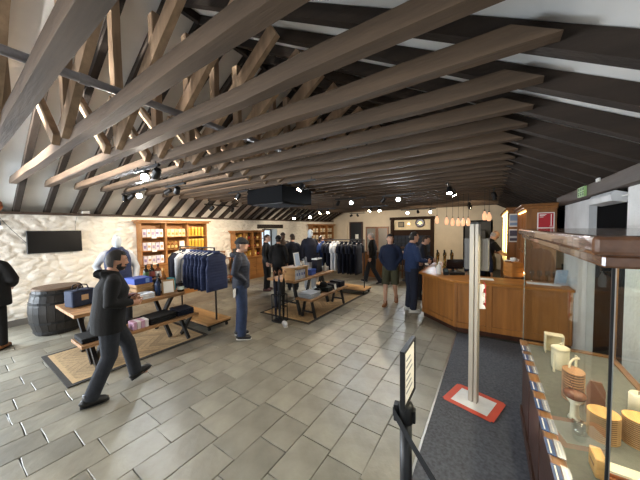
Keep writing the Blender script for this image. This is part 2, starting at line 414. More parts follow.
for n, (a, b, c, d) in enumerate(FH):
    w = sthing('window_%d' % (n+3), ((a+b)/2, YF-.15, c), 'tall unseen window added in the gable behind the viewer'); mb = MB()  # unseen window put in to let light into the hall
    k = 4
    for i in range(k+1):
        x = a+.03+(b-a-.06)*i/k; mb.b2(x-.03, x+.03, YF-.19, YF-.11, c, d)
    for z in (c+.03, (c+d)/2, d-.03): mb.b2(a, b, YF-.19, YF-.11, z-.03, z+.03)
    wp(mb, 'window_frame', FRAMEB, w); wp(B(a, b, YF-.155, YF-.145, c, d), 'pane', GLASS, w)
# ================================================================== furniture and goods
# ---- screen on the left wall
t = thing('television', 'wide black flat television hung on the white stone wall', 'television', (XL+.09, 1.46, 1.47))
wp(B(XL+.05, XL+.11, 1.03, 1.89, 1.465, 1.945), 'casing', BLACKP, t, bevel=.006)
wp(B(XL+.108, XL+.113, 1.045, 1.875, 1.485, 1.93), 'screen', mat('screen_glass', '#06070a', rough=.4, var=.1, spec=.3), t)
wp(B(XL+.03, XL+.052, 1.35, 1.57, 1.6, 1.8), 'wall_bracket', BLACK, t)
tag(MB().tube([(XL+.05, .66, 2.28), (XL+.06, .84, 1.98), (XL+.06, 1.04, 1.68)], .005, 6).build('cable', BLACKP), 'thin black cable running up left from the television', 'cable')
tag(MB().tube([(XL+.05, 1.84, 2.27), (XL+.05, 1.80, 2.1), (XL+.06, 1.8, 1.95)], .003, 6).build('cable', BLACKP), 'thin cable rising from the top right of the television', 'cable')
t = thing('alarm_box', 'small white alarm box with copper coil on top of the stone wall', 'alarm box', (XL+.09, 1.83, 2.345))
wp(B(XL+.02, XL+.14, 1.92, 2.06, 2.345, 2.40), 'casing', WHITEP, t, bevel=.005)
wp(MB().tube([(XL+.08+.045*math.cos(a), 1.84+.06*math.sin(a), 2.37+.006*a) for a in [i*.5 for i in range(18)]], .008, 6), 'coil', mat('copper_wire', '#9a8878', rough=.4, metal=.5), t)
t = thing('copper_lantern', 'round copper lantern hanging from a rafter at the left edge', 'lantern', (-7.3, .57, 2.3))
wp(MB().lathe([(.03, 0), (.09, .03), (.12, .1), (.11, .18), (.05, .24), (.02, .27)], 16, (-7.3, .57, 2.28)), 'body', mat('copper', '#b3714c', rough=.3, metal=.9), t, smooth=True)
wp(MB().cyl((-7.3, .57, 2.54), (-7.3, .57, 2.86), .008, n=8), 'chain', BLACK, t)
tag(B(XL+.02, XL+.07, .60, .71, 2.06, 2.16).build('socket_box', mat('blue_grey_box', '#5c6a86', rough=.5), bevel=.005), 'small blue grey box on the wall at the left edge', 'socket box')

# ---- barrel
t = thing('barrel', 'black stave barrel with brown wooden top beside the left wall', 'barrel', (-7.02, 1.26, 0))
prof = [(.33, 0), (.372, .15), (.40, .3), (.408, .42), (.40, .54), (.372, .69), (.335, .83)]
BST = wood('black_staves', '#26221f', rough=.55, axis='Z', objvar=.2)
n = 22
for i in range(n):
    a0 = 2*math.pi*i/n+.008; a1 = 2*math.pi*(i+1)/n-.008; mb = MB()
    for r, z in prof:
        for rr_, a in ((r-.03, a0), (r, a0), (r, a1), (r-.03, a1)): mb.v.append((rr_*math.cos(a), rr_*math.sin(a), z))
    for k in range(len(prof)-1):
        for j in range(4): mb.face(k*4+j, k*4+(j+1) % 4, k*4+4+(j+1) % 4, k*4+4+j)
    mb.face(3, 2, 1, 0); e = 4*(len(prof)-1); mb.face(e, e+1, e+2, e+3); mb.build('stave', BST, t)
for z, r in ((.06, .352), (.24, .394), (.6, .394), (.76, .36)):
    mb = MB(); q = []
    mb.lathe([(r, z-.02), (r+.004, z-.02), (r+.004, z+.02), (r, z+.02)], 28); mb.build('hoop', BLACK, t)
MB().lathe([(.34, .83), (.345, .835), (.345, .86), (.335, .868)], 28).build('top', wood('barrel_top', '#7c6552', rough=.5, axis='Y'), t)

# ---- display sets: platform rug, table, bench, rail
def rugmat():
    m = mat('chevron_rug', '#b49a74', rough=.9, var=.15, scale=30, bump=.3); nt = m.node_tree; N = nt.nodes; Lk = nt.links
    tc = N.new('ShaderNodeTexCoord'); sx = N.new('ShaderNodeSeparateXYZ'); Lk.new(tc.outputs['Object'], sx.inputs[0])
    def M(op, a, b=None):
        n_ = N.new('ShaderNodeMath'); n_.operation = op
        for i, q in enumerate((a, b)):
            if q is None: continue
            if isinstance(q, (int, float)): n_.inputs[i].default_value = q
            else: Lk.new(q, n_.inputs[i])
        return n_.outputs[0]
    zig = M('PINGPONG', sx.outputs['X'], .33)
    st = M('MODULO', M('ADD', M('MULTIPLY', M('ADD', sx.outputs['Y'], zig), 9.0), 50.0), 1.0)
    edge = M('LESS_THAN', st, .16)
    idx = N.new('ShaderNodeTexWhiteNoise'); idx.noise_dimensions = '1D'; Lk.new(M('FLOOR', M('MULTIPLY', M('ADD', sx.outputs['Y'], zig), 9.0)), idx.inputs['W'])
    old = [l for l in Lk if l.to_socket == N['Principled BSDF'].inputs['Base Color']][0].from_socket
    hs = N.new('ShaderNodeHueSaturation'); Lk.new(old, hs.inputs['Color'])
    val = M('MULTIPLY', M('ADD', M('MULTIPLY', idx.outputs[0], .35), .82), M('SUBTRACT', 1.0, M('MULTIPLY', edge, .3))); Lk.new(val, hs.inputs['Value'])
    Lk.new(hs.outputs[0], N['Principled BSDF'].inputs['Base Color']); return m
RUGM = rugmat(); RUGB = mat('dark_rug_border', '#3a3733', rough=.95, var=.2, scale=30); RUGL = mat('pale_rug_band', '#c3a67c', rough=.9, var=.1, scale=30)
def rug(x0, x1, y0, y1, label):
    t = thing('rug', label, 'rug', ((x0+x1)/2, (y0+y1)/2, .002)); w = (x1-x0)/2; h = (y1-y0)/2; e = .06
    mb = MB(); mb.b2(-w, w, -h, -h+e, 0, .012); mb.b2(-w, w, h-e, h, 0, .012); mb.b2(-w, -w+e, -h+e, h-e, 0, .012); mb.b2(w-e, w, -h+e, h-e, 0, .012); mb.build('border', RUGB, t)
    w -= e; h -= e; e = .05
    mb = MB(); mb.b2(-w, w, -h, -h+e, 0, .013); mb.b2(-w, w, h-e, h, 0, .013); mb.b2(-w, -w+e, -h+e, h-e, 0, .013); mb.b2(w-e, w, -h+e, h-e, 0, .013); mb.build('inner_band', RUGL, t)
    w -= e; h -= e; B(-w, w, -h, h, 0, .0125).build('field', RUGM, t); return t
rug(-5.68, -4.26, .80, 2.66, 'beige chevron rug with dark border under the left display table')
rug(-4.36, -2.98, 4.02, 6.62, 'beige chevron rug with dark border under the far display table')

def plank_top(root, x0, x1, y0, y1, z0, z1, n, name='plank'):
    """boards along y"""
    w = (x1-x0)/n
    for i in range(n):
        wp(B(x0+i*w+.002, x0+(i+1)*w-.002, y0+random.uniform(0, .006), y1-random.uniform(0, .006), z0, z1), name, PLANKW, root, bevel=.003)
def xleg(root, xc, half, y, z, wd=.06, dp=.05, name='leg'):
    for s in (-1, 1):
        wp(MB().bar((xc-s*half, y+s*dp/2, .029), (xc+s*half, y+s*dp/2, z), wd, dp, ref=(0, 1, 0)), name, BLACK, root)
def aleg(root, xc, half, y, z, wd=.055):
    for s in (-1, 1):
        wp(MB().bar((xc+s*half, y, .0245), (xc+s*half*.45, y, z), wd, wd, ref=(0, 1, 0)), 'leg', BLACK, root)
    wp(MB().bar((xc-half*.8, y, z*.35), (xc+half*.8, y, z*.35), .03, .03), 'stretcher', BLACK, root)
TZ = .80; BZ = .45
t = thing('display_table', 'rustic plank display table on crossed black legs behind the walking man', 'table', (-5.03, 1.7, 0))
plank_top(t, -5.5, -4.56, .95, 2.45, TZ-.045, TZ, 4); xleg(t, -5.03, .33, 1.18, TZ-.045); xleg(t, -5.03, .33, 2.25, TZ-.045)
wp(B(-5.05, -5.01, 1.2, 2.25, .38, .43), 'stretcher', BLACK, t)
t = thing('bench', 'low plank bench on crossed black legs in front of the left display table', 'bench', (-4.5, 1.72, 0))
plank_top(t, -4.74, -4.28, .95, 2.52, BZ-.04, BZ, 2); xleg(t, -4.51, .16, 1.15, BZ-.04, .05, .045); xleg(t, -4.51, .16, 2.38, BZ-.04, .05, .045)
t = thing('display_table', 'rustic plank display table on splayed black legs in the middle of the shop', 'table', (-3.85, 4.9, 0))
plank_top(t, -4.22, -3.4, 4.12, 5.75, TZ-.045, TZ, 4); aleg(t, -3.81, .36, 4.35, TZ-.045); aleg(t, -3.81, .36, 5.5, TZ-.045)
t = thing('bench', 'low plank bench on splayed black legs in front of the middle display table', 'bench', (-3.18, 4.95, 0))
plank_top(t, -3.42, -3.0, 4.15, 5.75, BZ-.04, BZ, 2); aleg(t, -3.2, .17, 4.32, BZ-.04, .045); aleg(t, -3.2, .17, 5.58, BZ-.04, .045)

ORD = ('first', 'second', 'third', 'fourth', 'fifth', 'sixth', 'seventh', 'eighth', 'ninth', 'tenth')
# ---- hanging clothes
def hanger_part(root, col):
    mb = MB(); mb.tube([(0, -.2, -.115), (0, -.1, -.085), (0, 0, -.062), (0, .1, -.085), (0, .2, -.115)], .008, 6)
    h = mb.build('hanger', col, root)
    a = MB().tube([(0, 0, -.06), (0, 0, -.02)]+[(0, .014*math.sin(q), .012-.014*math.cos(q)) for q in [i*math.pi/5 for i in range(1, 7)]], .003, 5)
    a.build('hook', CHROME, h)
def garment(root, m, kind, L=.66, wd=.235, tk=.042):
    rows = []; nz = 26 if kind == 'gilet' else 12
    for i in range(nz+1):
        u = i/nz; z = -.085-u*L
        hw = (.085+(wd-.085)*min(1, u/.12)**.7) if u < .12 else wd*(1+.06*math.sin((u-.12)*2.2))
        if kind == 'gilet' and .12 < u < .38: hw -= .025*math.sin((u-.12)/.26*math.pi)
        k = tk*(.55+.45*min(1, u/.15)); 
        if kind == 'gilet': k *= .72+.4*abs(math.sin(u*L/.06*math.pi))
        rows.append((z, hw, k))
    mb = MB(); n = 14
    for z, hw, k in rows:
        for j in range(n):
            a = 2*math.pi*j/n; c = math.cos(a); s_ = math.sin(a)
            mb.v.append((k*s_*(1+.12*math.sin(z*30+j)), hw*(abs(c)**.7)*(1 if c >= 0 else -1), z))
    for i in range(nz):
        for j in range(n): mb.face(i*n+j, (i+1)*n+j, (i+1)*n+(j+1) % n, i*n+(j+1) % n)
    mb.face(*range(n)); mb.face(*reversed(range(nz*n, nz*n+n))); mb.build('body', m, root, smooth=True)
    MB().tube([(0, 0, -.10), (0, 0, -.045)], [(.05, .085), (.045, .075)], 10).build('collar', m, root, smooth=True)
    if kind != 'gilet':
        for s in (-1, 1):
            ln = .24 if kind == 'shirt' else .56
            MB().tube([(0, s*(wd-.05), -.15), (.005, s*(wd+.03), -.22), (.01, s*(wd+.05), -.15-ln)], [(.045, .07), (.05, .07), (.04, .055)], 10).build('sleeve', m, root, smooth=True)
HWHITE = mat('white_hanger', '#e8e8e8', rough=.4)
def rail(x0, x1, y, zt, label, items, group, base_label):
    xm = (x0+x1)/2; t = thing('clothes_rail', label, 'clothes rail', (xm, y, 0))
    wp(B(x0-.12, x1+.12, y-.27, y+.25, .115, .15), 'base', LIGHTW, t, bevel=.005)
    wp(B(x0-.11, x1+.11, y-.26, y+.24, .085, .115), 'base_frame', BLACK, t)
    for x in (x0-.06, x1+.06):
        for yy in (y-.2, y+.18):
            wp(MB().cyl((x, yy-.015, .034), (x, yy+.015, .034), .032, n=12), 'caster', BLACKP, t)
            wp(MB().b2(x-.012, x+.012, yy-.022, yy+.022, .034, .087), 'caster_fork', BLACK, t)
    for x in (x0, x1): wp(MB().bar((x, y, .15), (x, y, zt), .025, .025, ref=(0, 1, 0)), 'post', BLACK, t)
    wp(MB().bar((x0-.012, y, zt), (x1+.012, y, zt), .022, .022), 'hanging_bar', BLACK, t)
    for x, m, kind, nm, lab, ln in items:
        g = thing(nm, lab, nm.split('_')[-1], (x, y, zt-.012), random.uniform(-.12, .12)+ .04, group)
        hanger_part(g, HWHITE); garment(g, m, kind, ln)
it = [(-5.62, BLACKC, 'coat', 'hanging_jacket', 'black jacket at the far end of the left clothes rail', .78), (-5.50, NAVY, 'coat', 'hanging_jacket', 'dark navy jacket next to the grey top on the left clothes rail', .76),
      (-5.34, GREYC, 'coat', 'hanging_jumper', 'pale grey long sleeved top between black jackets and navy gilets', .78)]
for k in range(6):
    it.append((-5.2+.125*k, NAVYQ, 'gilet', 'hanging_gilet', '%s navy quilted gilet from the grey top on the left rail' % ORD[k], .72))
it.append((-4.40, NAVYQ, 'gilet', 'hanging_gilet', 'navy quilted gilet outside the post at the near end of the left rail', .72))
rail(-5.72, -4.46, 2.98, 1.56, 'black clothes rail on a wheeled wooden base with navy gilets', it, 'clothes on the left rail', '')
it = [(-4.5, BLUEC, 'shirt', 'hanging_shirt', 'bright blue polo shirt at the far end of the far rail', .84)]
it += [(-4.36+.13*k, NAVY, 'shirt', 'hanging_shirt', '%s of two navy polo shirts between blue and white shirts' % ('left', 'right')[k], .88) for k in range(2)]
it += [(-4.09+.14*k, WHITEC, 'shirt', 'hanging_shirt', '%s of two white polo shirts on the far rail' % ('left', 'right')[k], .86) for k in range(2)]
it += [(-3.8+.14*k, NAVY, 'shirt', 'hanging_shirt', '%s navy polo shirt after the white shirts on the far rail' % ORD[k], .92) for k in range(5)]
rail(-4.6, -3.06, 6.9, 1.56, 'black clothes rail on a wheeled base with blue, white and navy shirts', it, 'shirts on the far rail', '')

# ---- goods on the left table
def boxm(c): return mat('card_'+c.strip('#'), c, rough=.5, var=.05)
t = thing('holdall_bag', 'navy holdall bag with carry handles on the left table', 'bag', (-5.12, 1.16, TZ), .3)
t.scale = (.74, .74, .8)
mb = MB(); mb.box(0, 0, .16, .26, .42, .30); mb.build('body', mat('navy_canvas', '#26324d', rough=.8, var=.15, scale=15, bump=.2), t, bevel=.03, seg=2)
for s in (-1, 1): MB().tube([(s*.08, -.1, .31), (s*.08, -.07, .39), (s*.07, 0, .41), (s*.08, .07, .39), (s*.08, .1, .31)], .01, 6).build('handle', NAVY, t)
B(.131, .136, -.06, .06, .12, .22).build('patch', boxm('#c8ac84'), t)
MB().b2(.131, .135, -.20, .20, .28, .29).build('zip', BLACKP, t)
t = thing('crate', 'pale wooden crate under the blue box on the left table', 'crate', (-5.05, 1.92, TZ), .1)
for k in range(3):
    z = .012+k*.07
    for s in (-1, 1): B(-.16, .16, s*.13-.006, s*.13+.006, z, z+.058).build('slat', LIGHTW, t); B(s*.16-.006, s*.16+.006, -.124, .124, z, z+.058).build('slat', LIGHTW, t)
B(-.154, .154, -.124, .124, 0, .012).build('bottom', LIGHTW, t); B(-.154, .154, -.124, .124, .18, .205).build('fill', boxm('#b09070'), t)
t = thing('gift_box', 'bright blue gift box on the wooden crate', 'box', (-5.05, 1.9, TZ+.212), .1)
B(-.16, .16, -.14, .14, 0, .1).build('body', boxm('#2b4aa8'), t, bevel=.004); B(.161, .163, .03, .09, .015, .085).build('print', boxm('#7fa0dc'), t)
def bottle(name, label, loc, col, capc, h=.3, r=.042, lab=None, group=None):
    t = thing(name, label, 'bottle', loc, random.uniform(0, 6), group)
    MB().lathe([(r*.9, 0), (r, .01), (r, h*.58), (r*.85, h*.66), (r*.36, h*.76), (r*.34, h*.93)], 14).build('body', col, t, smooth=True)
    MB().lathe([(r*.42, h*.9), (r*.42, h), (r*.38, h*1.005)], 10).build('cap', capc, t)
    if lab: MB().lathe([(r*1.015, h*.14), (r*1.015, h*.5)], 14).build('label_band', lab, t)
    return t
WH_DK = mat('dark_bottle_glass', '#1b1712', rough=.12, var=.1); AMB = mat('amber_spirit', '#8a5a2a', rough=.12, var=.1); BLUEG = mat('blue_glass', '#20304f', rough=.12)
bottle('bottle', 'tall dark bottle with cream label beside the wooden crate', (-4.85, 2.13, TZ), WH_DK, BLACKP, .36, .045, WHITEP)
bottle('bottle', 'dark blue bottle left of the cork clipboard', (-4.73, 2.06, TZ), BLUEG, BLACKP, .34, .042)
bottle('bottle', 'amber whisky bottle behind the cork clipboard', (-5.0, 2.28, TZ), AMB, boxm('#c9a060'), .42, .05, WHITEP)
t = thing('display_plinth', 'small dark plinth holding bottles behind the crate', 'plinth', (-5.25, 2.24, TZ)); B(-.13, .13, -.17, .17, 0, .22).build('body', BLACK, t, bevel=.004); B(-.13, .13, -.17, .17, .22, .225).build('top', PLANKW, t)
bottle('bottle', 'black bottle with floral label on the plinth', (-5.25, 2.1, TZ+.226), WH_DK, BLACKP, .26, .045, boxm('#4e6b4a'))
bottle('bottle', 'black bottle with red label on the plinth', (-5.25, 2.2, TZ+.226), WH_DK, BLACKP, .26, .045, boxm('#9a5148'))
bottle('bottle', 'copper bottle with white label on the plinth', (-5.24, 2.3, TZ+.226), mat('copper_bottle', '#7f4a30', rough=.2, metal=.4), BLACKP, .25, .05, WHITEP)
t = thing('clipboard', 'cork clipboard with a white price sheet on the left table', 'clipboard', (-4.68, 2.21, TZ+.012), -.3)
MB().box(0, 0, .12, .012, .19, .25, ry=-.18).build('board', boxm('#a98a60'), t); MB().box(.012, 0, .115, .003, .15, .2, ry=-.18).build('sheet', WHITEP, t); B(-.1, -.085, -.03, .03, 0, .16).build('prop', PLANKW, t)
t = thing('gift_box', 'turquoise gift box behind the black bag on the left table', 'box', (-4.95, 2.38, TZ), .1); B(-.08, .08, -.05, .05, 0, .23).build('body', boxm('#2f93a8'), t, bevel=.003); B(.081, .082, -.03, .03, .1, .18).build('print', boxm('#7fc6d2'), t)
t = thing('gift_jar', 'black round jar with pale label at the right end of the left table', 'jar', (-4.68, 2.42, TZ)); MB().lathe([(.05, 0), (.058, .02), (.058, .11), (.04, .15), (.03, .16)], 14).build('body', WH_DK, t, smooth=True); MB().lathe([(.032, .155), (.032, .19)], 12).build('lid', BLACKP, t); MB().lathe([(.0588, .04), (.0588, .1)], 14).build('label_band', boxm('#cfe0d8'), t)
t = thing('price_sign', 'white price card in front of the mannequin on the left table', 'sign', (-4.85, 1.55, TZ), -.15); MB().box(0, 0, .11, .004, .15, .21, ry=-.15).build('card', WHITEP, t); B(-.06, 0, -.05, .05, 0, .006).build('foot', BLACK, t)
for k in range(3):
    t = thing('folded_towel', 'pile of folded white cloths, %s one, in front of the crate' % ('lowest', 'middle', 'topmost')[k], 'cloth', (-4.75, 1.86, TZ+.03*k), .05*k); B(-.12, .12, -.11, .11, 0, .029).build('fold', WHITEC, t, bevel=.012, seg=2)
t = thing('gift_box', 'small dark red box beside the white cloths', 'box', (-4.72, 1.68, TZ), .2); B(-.05, .05, -.05, .05, 0, .12).build('body', boxm('#5c2a22'), t); B(-.052, .052, -.052, .052, .1, .122).build('lid', boxm('#5c2a22'), t)
# bench goods
def folded(label, loc, m, n, w=.15, d=.2, rz=0.0, h=.035):
    t = thing('folded_jumper', label, 'jumper', loc, rz)
    for k in range(n): MB().b2(-w, w, -d, d, k*h, (k+1)*h-.002).build('fold', m, t, bevel=.014, seg=2)
    return t
folded('pile of folded black jumpers in the middle of the left bench', (-4.5, 1.95, BZ), BLACKC, 3, .17, .2, .1)
folded('pile of folded dark navy jumpers at the right end of the left bench', (-4.52, 2.34, BZ), NAVY, 3, .17, .14, -.08)
folded('folded dark jumpers at the left end of the left bench behind the man', (-4.52, 1.12, BZ), BLACKC, 2, .17, .15, 0)
for k in range(4):
    t = thing('gift_tin', ('left pink gift tin on the left bench', 'white gift tin between the pink ones on the left bench', 'right pink gift tin on the left bench', 'white gift tin at the right of the row on the left bench')[k], 'tin', (-4.42, 1.56+.052*k, BZ), 0, 'gift tins on the left bench'); B(-.09, .09, -.023, .023, 0, .11).build('body', boxm(('#d3a9c4', '#e3dde2')[k % 2]), t, bevel=.004); B(-.092, .092, -.025, .025, .09, .112).build('lid', boxm(('#caa0bc', '#e9e4e8')[k % 2]), t)
def cap_thing(label, loc, m, rz):
    t = thing('baseball_cap', label, 'cap', loc, rz); MB().lathe([(.095, 0), (.097, .03), (.085, .075), (.05, .105), (.01, .115)], 14).build('crown', m, t, smooth=True)
    MB().prism([(.07*math.cos(a), .085+.085*max(0, math.sin(a))) for a in [i*math.pi/8 for i in range(9)]], .004, .012).build('peak', m, t); return t
cap_thing('navy cap on the left bench next to the pink tins', (-4.45, 1.40, BZ), NAVY, -1.9)

# ---- goods on the middle table
t = thing('display_riser', 'small wooden riser frame at the near end of the middle table', 'riser', (-3.58, 4.4, TZ))
for y in (4.16, 4.62): wp(B(-3.76, -3.43, y-.012, y+.012, TZ, TZ+.25), 'side', LIGHTW, t)
wp(B(-3.78, -3.41, 4.14, 4.64, TZ+.25, TZ+.28), 'top', LIGHTW, t)
t = thing('picture_frame', 'white framed drawing standing on the wooden riser', 'picture', (-3.56, 4.4, TZ+.282), .15)
MB().box(0, 0, .15, .015, .22, .3, ry=-.15).build('frame', WHITEP, t); MB().box(.009, 0, .149, .003, .18, .26, ry=-.15).build('print', boxm('#b9cbe0'), t)
mb = MB(); mb.box(.0115, .02, .13, .002, .03, .14, ry=-.15, rx=.2); mb.box(.0118, -.02, .09, .002, .06, .03, ry=-.15); mb.build('drawing', boxm('#3c5a80'), t); B(-.07, -.055, -.02, .02, 0, .12).build('prop', BLACK, t)
for k in range(5):
    t = thing('gift_box', '%s white boxed gift set from the near end under the wooden riser' % ORD[k], 'box', (-3.53, 4.22+.085*k, TZ), 0, 'white boxes under the riser'); B(-.05, .05, -.038, .038, 0, .2).build('body', boxm(('#cfd6e8', '#dfe4ee')[k % 2]), t, bevel=.003); B(.0505, .0515, -.02, .02, .08, .14).build('print', boxm('#5c74b4'), t)
t = thing('jar', 'small white jar beside the framed drawing on the riser', 'jar', (-3.55, 4.6, TZ+.282)); MB().lathe([(.03, 0), (.033, .01), (.033, .08), (.02, .1)], 12).build('body', WHITEP, t, smooth=True); MB().lathe([(.022, .1), (.022, .125)], 10).build('lid', BLACKP, t)
t = thing('tote_bag', 'white paper carrier bag beside the riser on the middle table', 'bag', (-3.75, 4.74, TZ)); B(-.05, .05, -.07, .07, 0, .27).build('body', WHITEP, t, bevel=.004); MB().tube([(.05, -.03, .27), (.05, -.02, .33), (.05, .02, .33), (.05, .03, .27)], .004, 5).build('handle', WHITEP, t)
t = thing('gift_box', 'bright blue box in the middle of the middle table', 'box', (-3.6, 4.98, TZ), .1); B(-.08, .08, -.11, .11, 0, .13).build('body', boxm('#3556b4'), t, bevel=.004); B(-.082, .082, -.112, .112, .1, .132).build('lid', boxm('#3d62c4'), t)
t = thing('tote_bag', 'navy tote bag with white edging on the middle table', 'bag', (-3.65, 5.32, TZ), .1); B(-.07, .07, -.15, .15, 0, .34).build('body', NAVY, t, bevel=.015, seg=2); B(-.072, .072, -.152, .152, .33, .36).build('edging', WHITEC, t)
for s in (-1, 1): MB().tube([(s*.05, -.07, .35), (s*.05, -.05, .45), (s*.05, .05, .45), (s*.05, .07, .35)], .008, 6).build('handle', NAVY, t)
bottle('bottle', 'white topped bottle right of the navy tote bag', (-3.55, 5.55, TZ), WHITEP, BLACKP, .24, .035)
t = thing('shoe_box', 'pale grey shoe box at the far end of the middle table', 'box', (-3.65, 5.68, TZ)); B(-.09, .09, -.05, .05, 0, .1).build('body', boxm('#b8bcc6'), t); B(-.093, .093, -.053, .053, .08, .104).build('lid', boxm('#c8ccd4'), t)
folded('pile of folded pale grey jumpers at the near end of the middle bench', (-3.22, 4.40, BZ), GREYC, 3, .16, .19)
folded('pile of dark green jumpers on the middle bench', (-3.22, 5.0, BZ), mat('dark_green_cloth', '#1e2423', rough=.9), 3, .16, .12, .05)
t = thing('price_sign', 'small white price card on the middle bench', 'sign', (-3.04, 5.18, BZ+.002)); MB().box(0, 0, .07, .004, .09, .13, ry=-.15).build('card', WHITEP, t); B(-.03, 0, -.03, .03, 0, .004).build('foot', BLACK, t)
folded('pile of folded navy jumpers nearest the far rail on the middle bench', (-3.22, 5.58, BZ), NAVY, 4, .16, .12)
folded('pile of folded navy jumpers beside the price card on the middle bench', (-3.24, 5.34, BZ), NAVY, 3, .15, .1)
cap_thing('black cap between the pale and the green jumpers on the middle bench', (-3.25, 4.735, BZ), BLACKC, .5); cap_thing('black cap on top of the green jumpers on the middle bench', (-3.24, 4.98, BZ+.105), BLACKC, 2.0)
t = thing('umbrella_stand', 'black umbrella stand at the near corner of the middle table', 'umbrella stand', (-3.62, 3.88, .002))
B(-.12, .12, -.12, .12, .001, .03).build('base', BLACK, t)
for sx in (-1, 1):
    for sy in (-1, 1): MB().bar((sx*.11, sy*.11, .03), (sx*.11, sy*.11, .56), .014, .014, ref=(0, 1, 0)).build('post', BLACK, t)
for z in (.3, .56):
    mb = MB()
    for s in (-1, 1): mb.b2(-.117, .117, s*.11-.007, s*.11+.007, z-.007, z+.007); mb.b2(s*.11-.007, s*.11+.007, -.1, .1, z-.007, z+.007)
    mb.build('ring', BLACK, t)
for k, (a, b, m, lb) in enumerate(((-.055, -.055, NAVY, 'navy'), (.055, .055, BLACKC, 'black'), (-.055, .055, mat('slate_blue_cloth', '#2e3c58', rough=.8), 'slate blue'), (.055, -.055, JEAND, 'charcoal'))):
    t = thing('umbrella', 'furled %s umbrella in the black stand' % lb, 'umbrella', (-3.62+a, 3.88+b, .033))
    MB().tube([(0, 0, .0), (0, 0, .08), (0, 0, .5), (a*.2, b*.2, .78), (a*.3, b*.3, .86)], [.006, .02, .035, .028, .012], 10).build('canopy', m, t, smooth=True)
    MB().tube([(a*.3, b*.3, .84), (a*.35, b*.35, .98), (a*.35+.02, b*.35, 1.02), (a*.35+.05, b*.35, 1.01), (a*.35+.055, b*.35, .97)], .011, 8).build('handle', MIDW, t, smooth=True)
t = thing('trainer_shoe', 'white shoe on the floor by the umbrella stand', 'shoe', (-3.36, 3.74, .002), .9); MB().tube([(0, -.13, .04), (0, -.08, .055), (0, 0, .05), (0, .09, .035), (0, .13, .025)], [(.03, .035), (.038, .05), (.04, .045), (.042, .032), (.03, .02)], 10).build('upper', WHITEC, t, smooth=True); B(-.04, .04, -.13, .13, 0, .018).build('sole', WHITEP, t)

# ---- wall shelving on the left wall
LITW = wood('honey_shelf_wood', '#9a6a3a', rough=.45, axis='Y', var=.2, bump=.12)
def shelf_unit(label, y0, y1, zb, zt, nb, shelves, cornice=True, x1=-7.75):
    xb = XL+.065; t = thing('shelf_unit', label, 'shelf unit', ((xb+x1)/2, (y0+y1)/2, 0)); w = .05
    wp(B(xb, xb+.015, y0, y1, zb, zt), 'back_panel', LITW, t)
    for i in range(nb+1):
        y = y0+(y1-y0)*i/nb; wp(B(xb+.015, x1, max(y0, y-w/2), min(y1, y+w/2), zb, zt), 'upright', LITW, t)
    for z in shelves: wp(B(xb+.015, x1-.01, y0, y1, z-.02, z), 'shelf', LITW, t)
    if zb > .3:
        wp(B(xb, x1+.09, y0-.08, y1+.08, 0, zb-.03), 'cupboard', LITW, t); wp(B(xb, x1+.12, y0-.1, y1+.1, zb-.03, zb), 'ledge', LITW, t)
        for i in range(nb):
            a = y0+(y1-y0)*i/nb; b = y0+(y1-y0)*(i+1)/nb
            d = wp(B(x1+.09, x1+.108, a+.02, b-.02, .1, zb-.06), 'door', LITW, t, bevel=.006); wp(MB().ball((x1+.115, b-.07, zb*.55), .015, 8, 6), 'knob', BLACK, t)
    if cornice:
        wp(B(xb, x1+.05, y0-.06, y1+.06, zt-.005, zt+.04), 'cornice', LITW, t, bevel=.01); wp(B(xb, x1+.09, y0-.1, y1+.1, zt+.04, zt+.075), 'cornice', LITW, t, bevel=.01)
    return t
def spots_on_shelf(y0, y1, nb, b): return y0+(y1-y0)*b/nb+.05, y0+(y1-y0)*(b+1)/nb-.05
shelf_unit('tall honey wood shelf unit with boxes and bottles behind the left clothes rail', 3.02, 4.93, .98, 2.13, 3, [1.0, 1.37, 1.74])
names = {1.0: 'lowest', 1.37: 'middle', 1.74: 'top'}
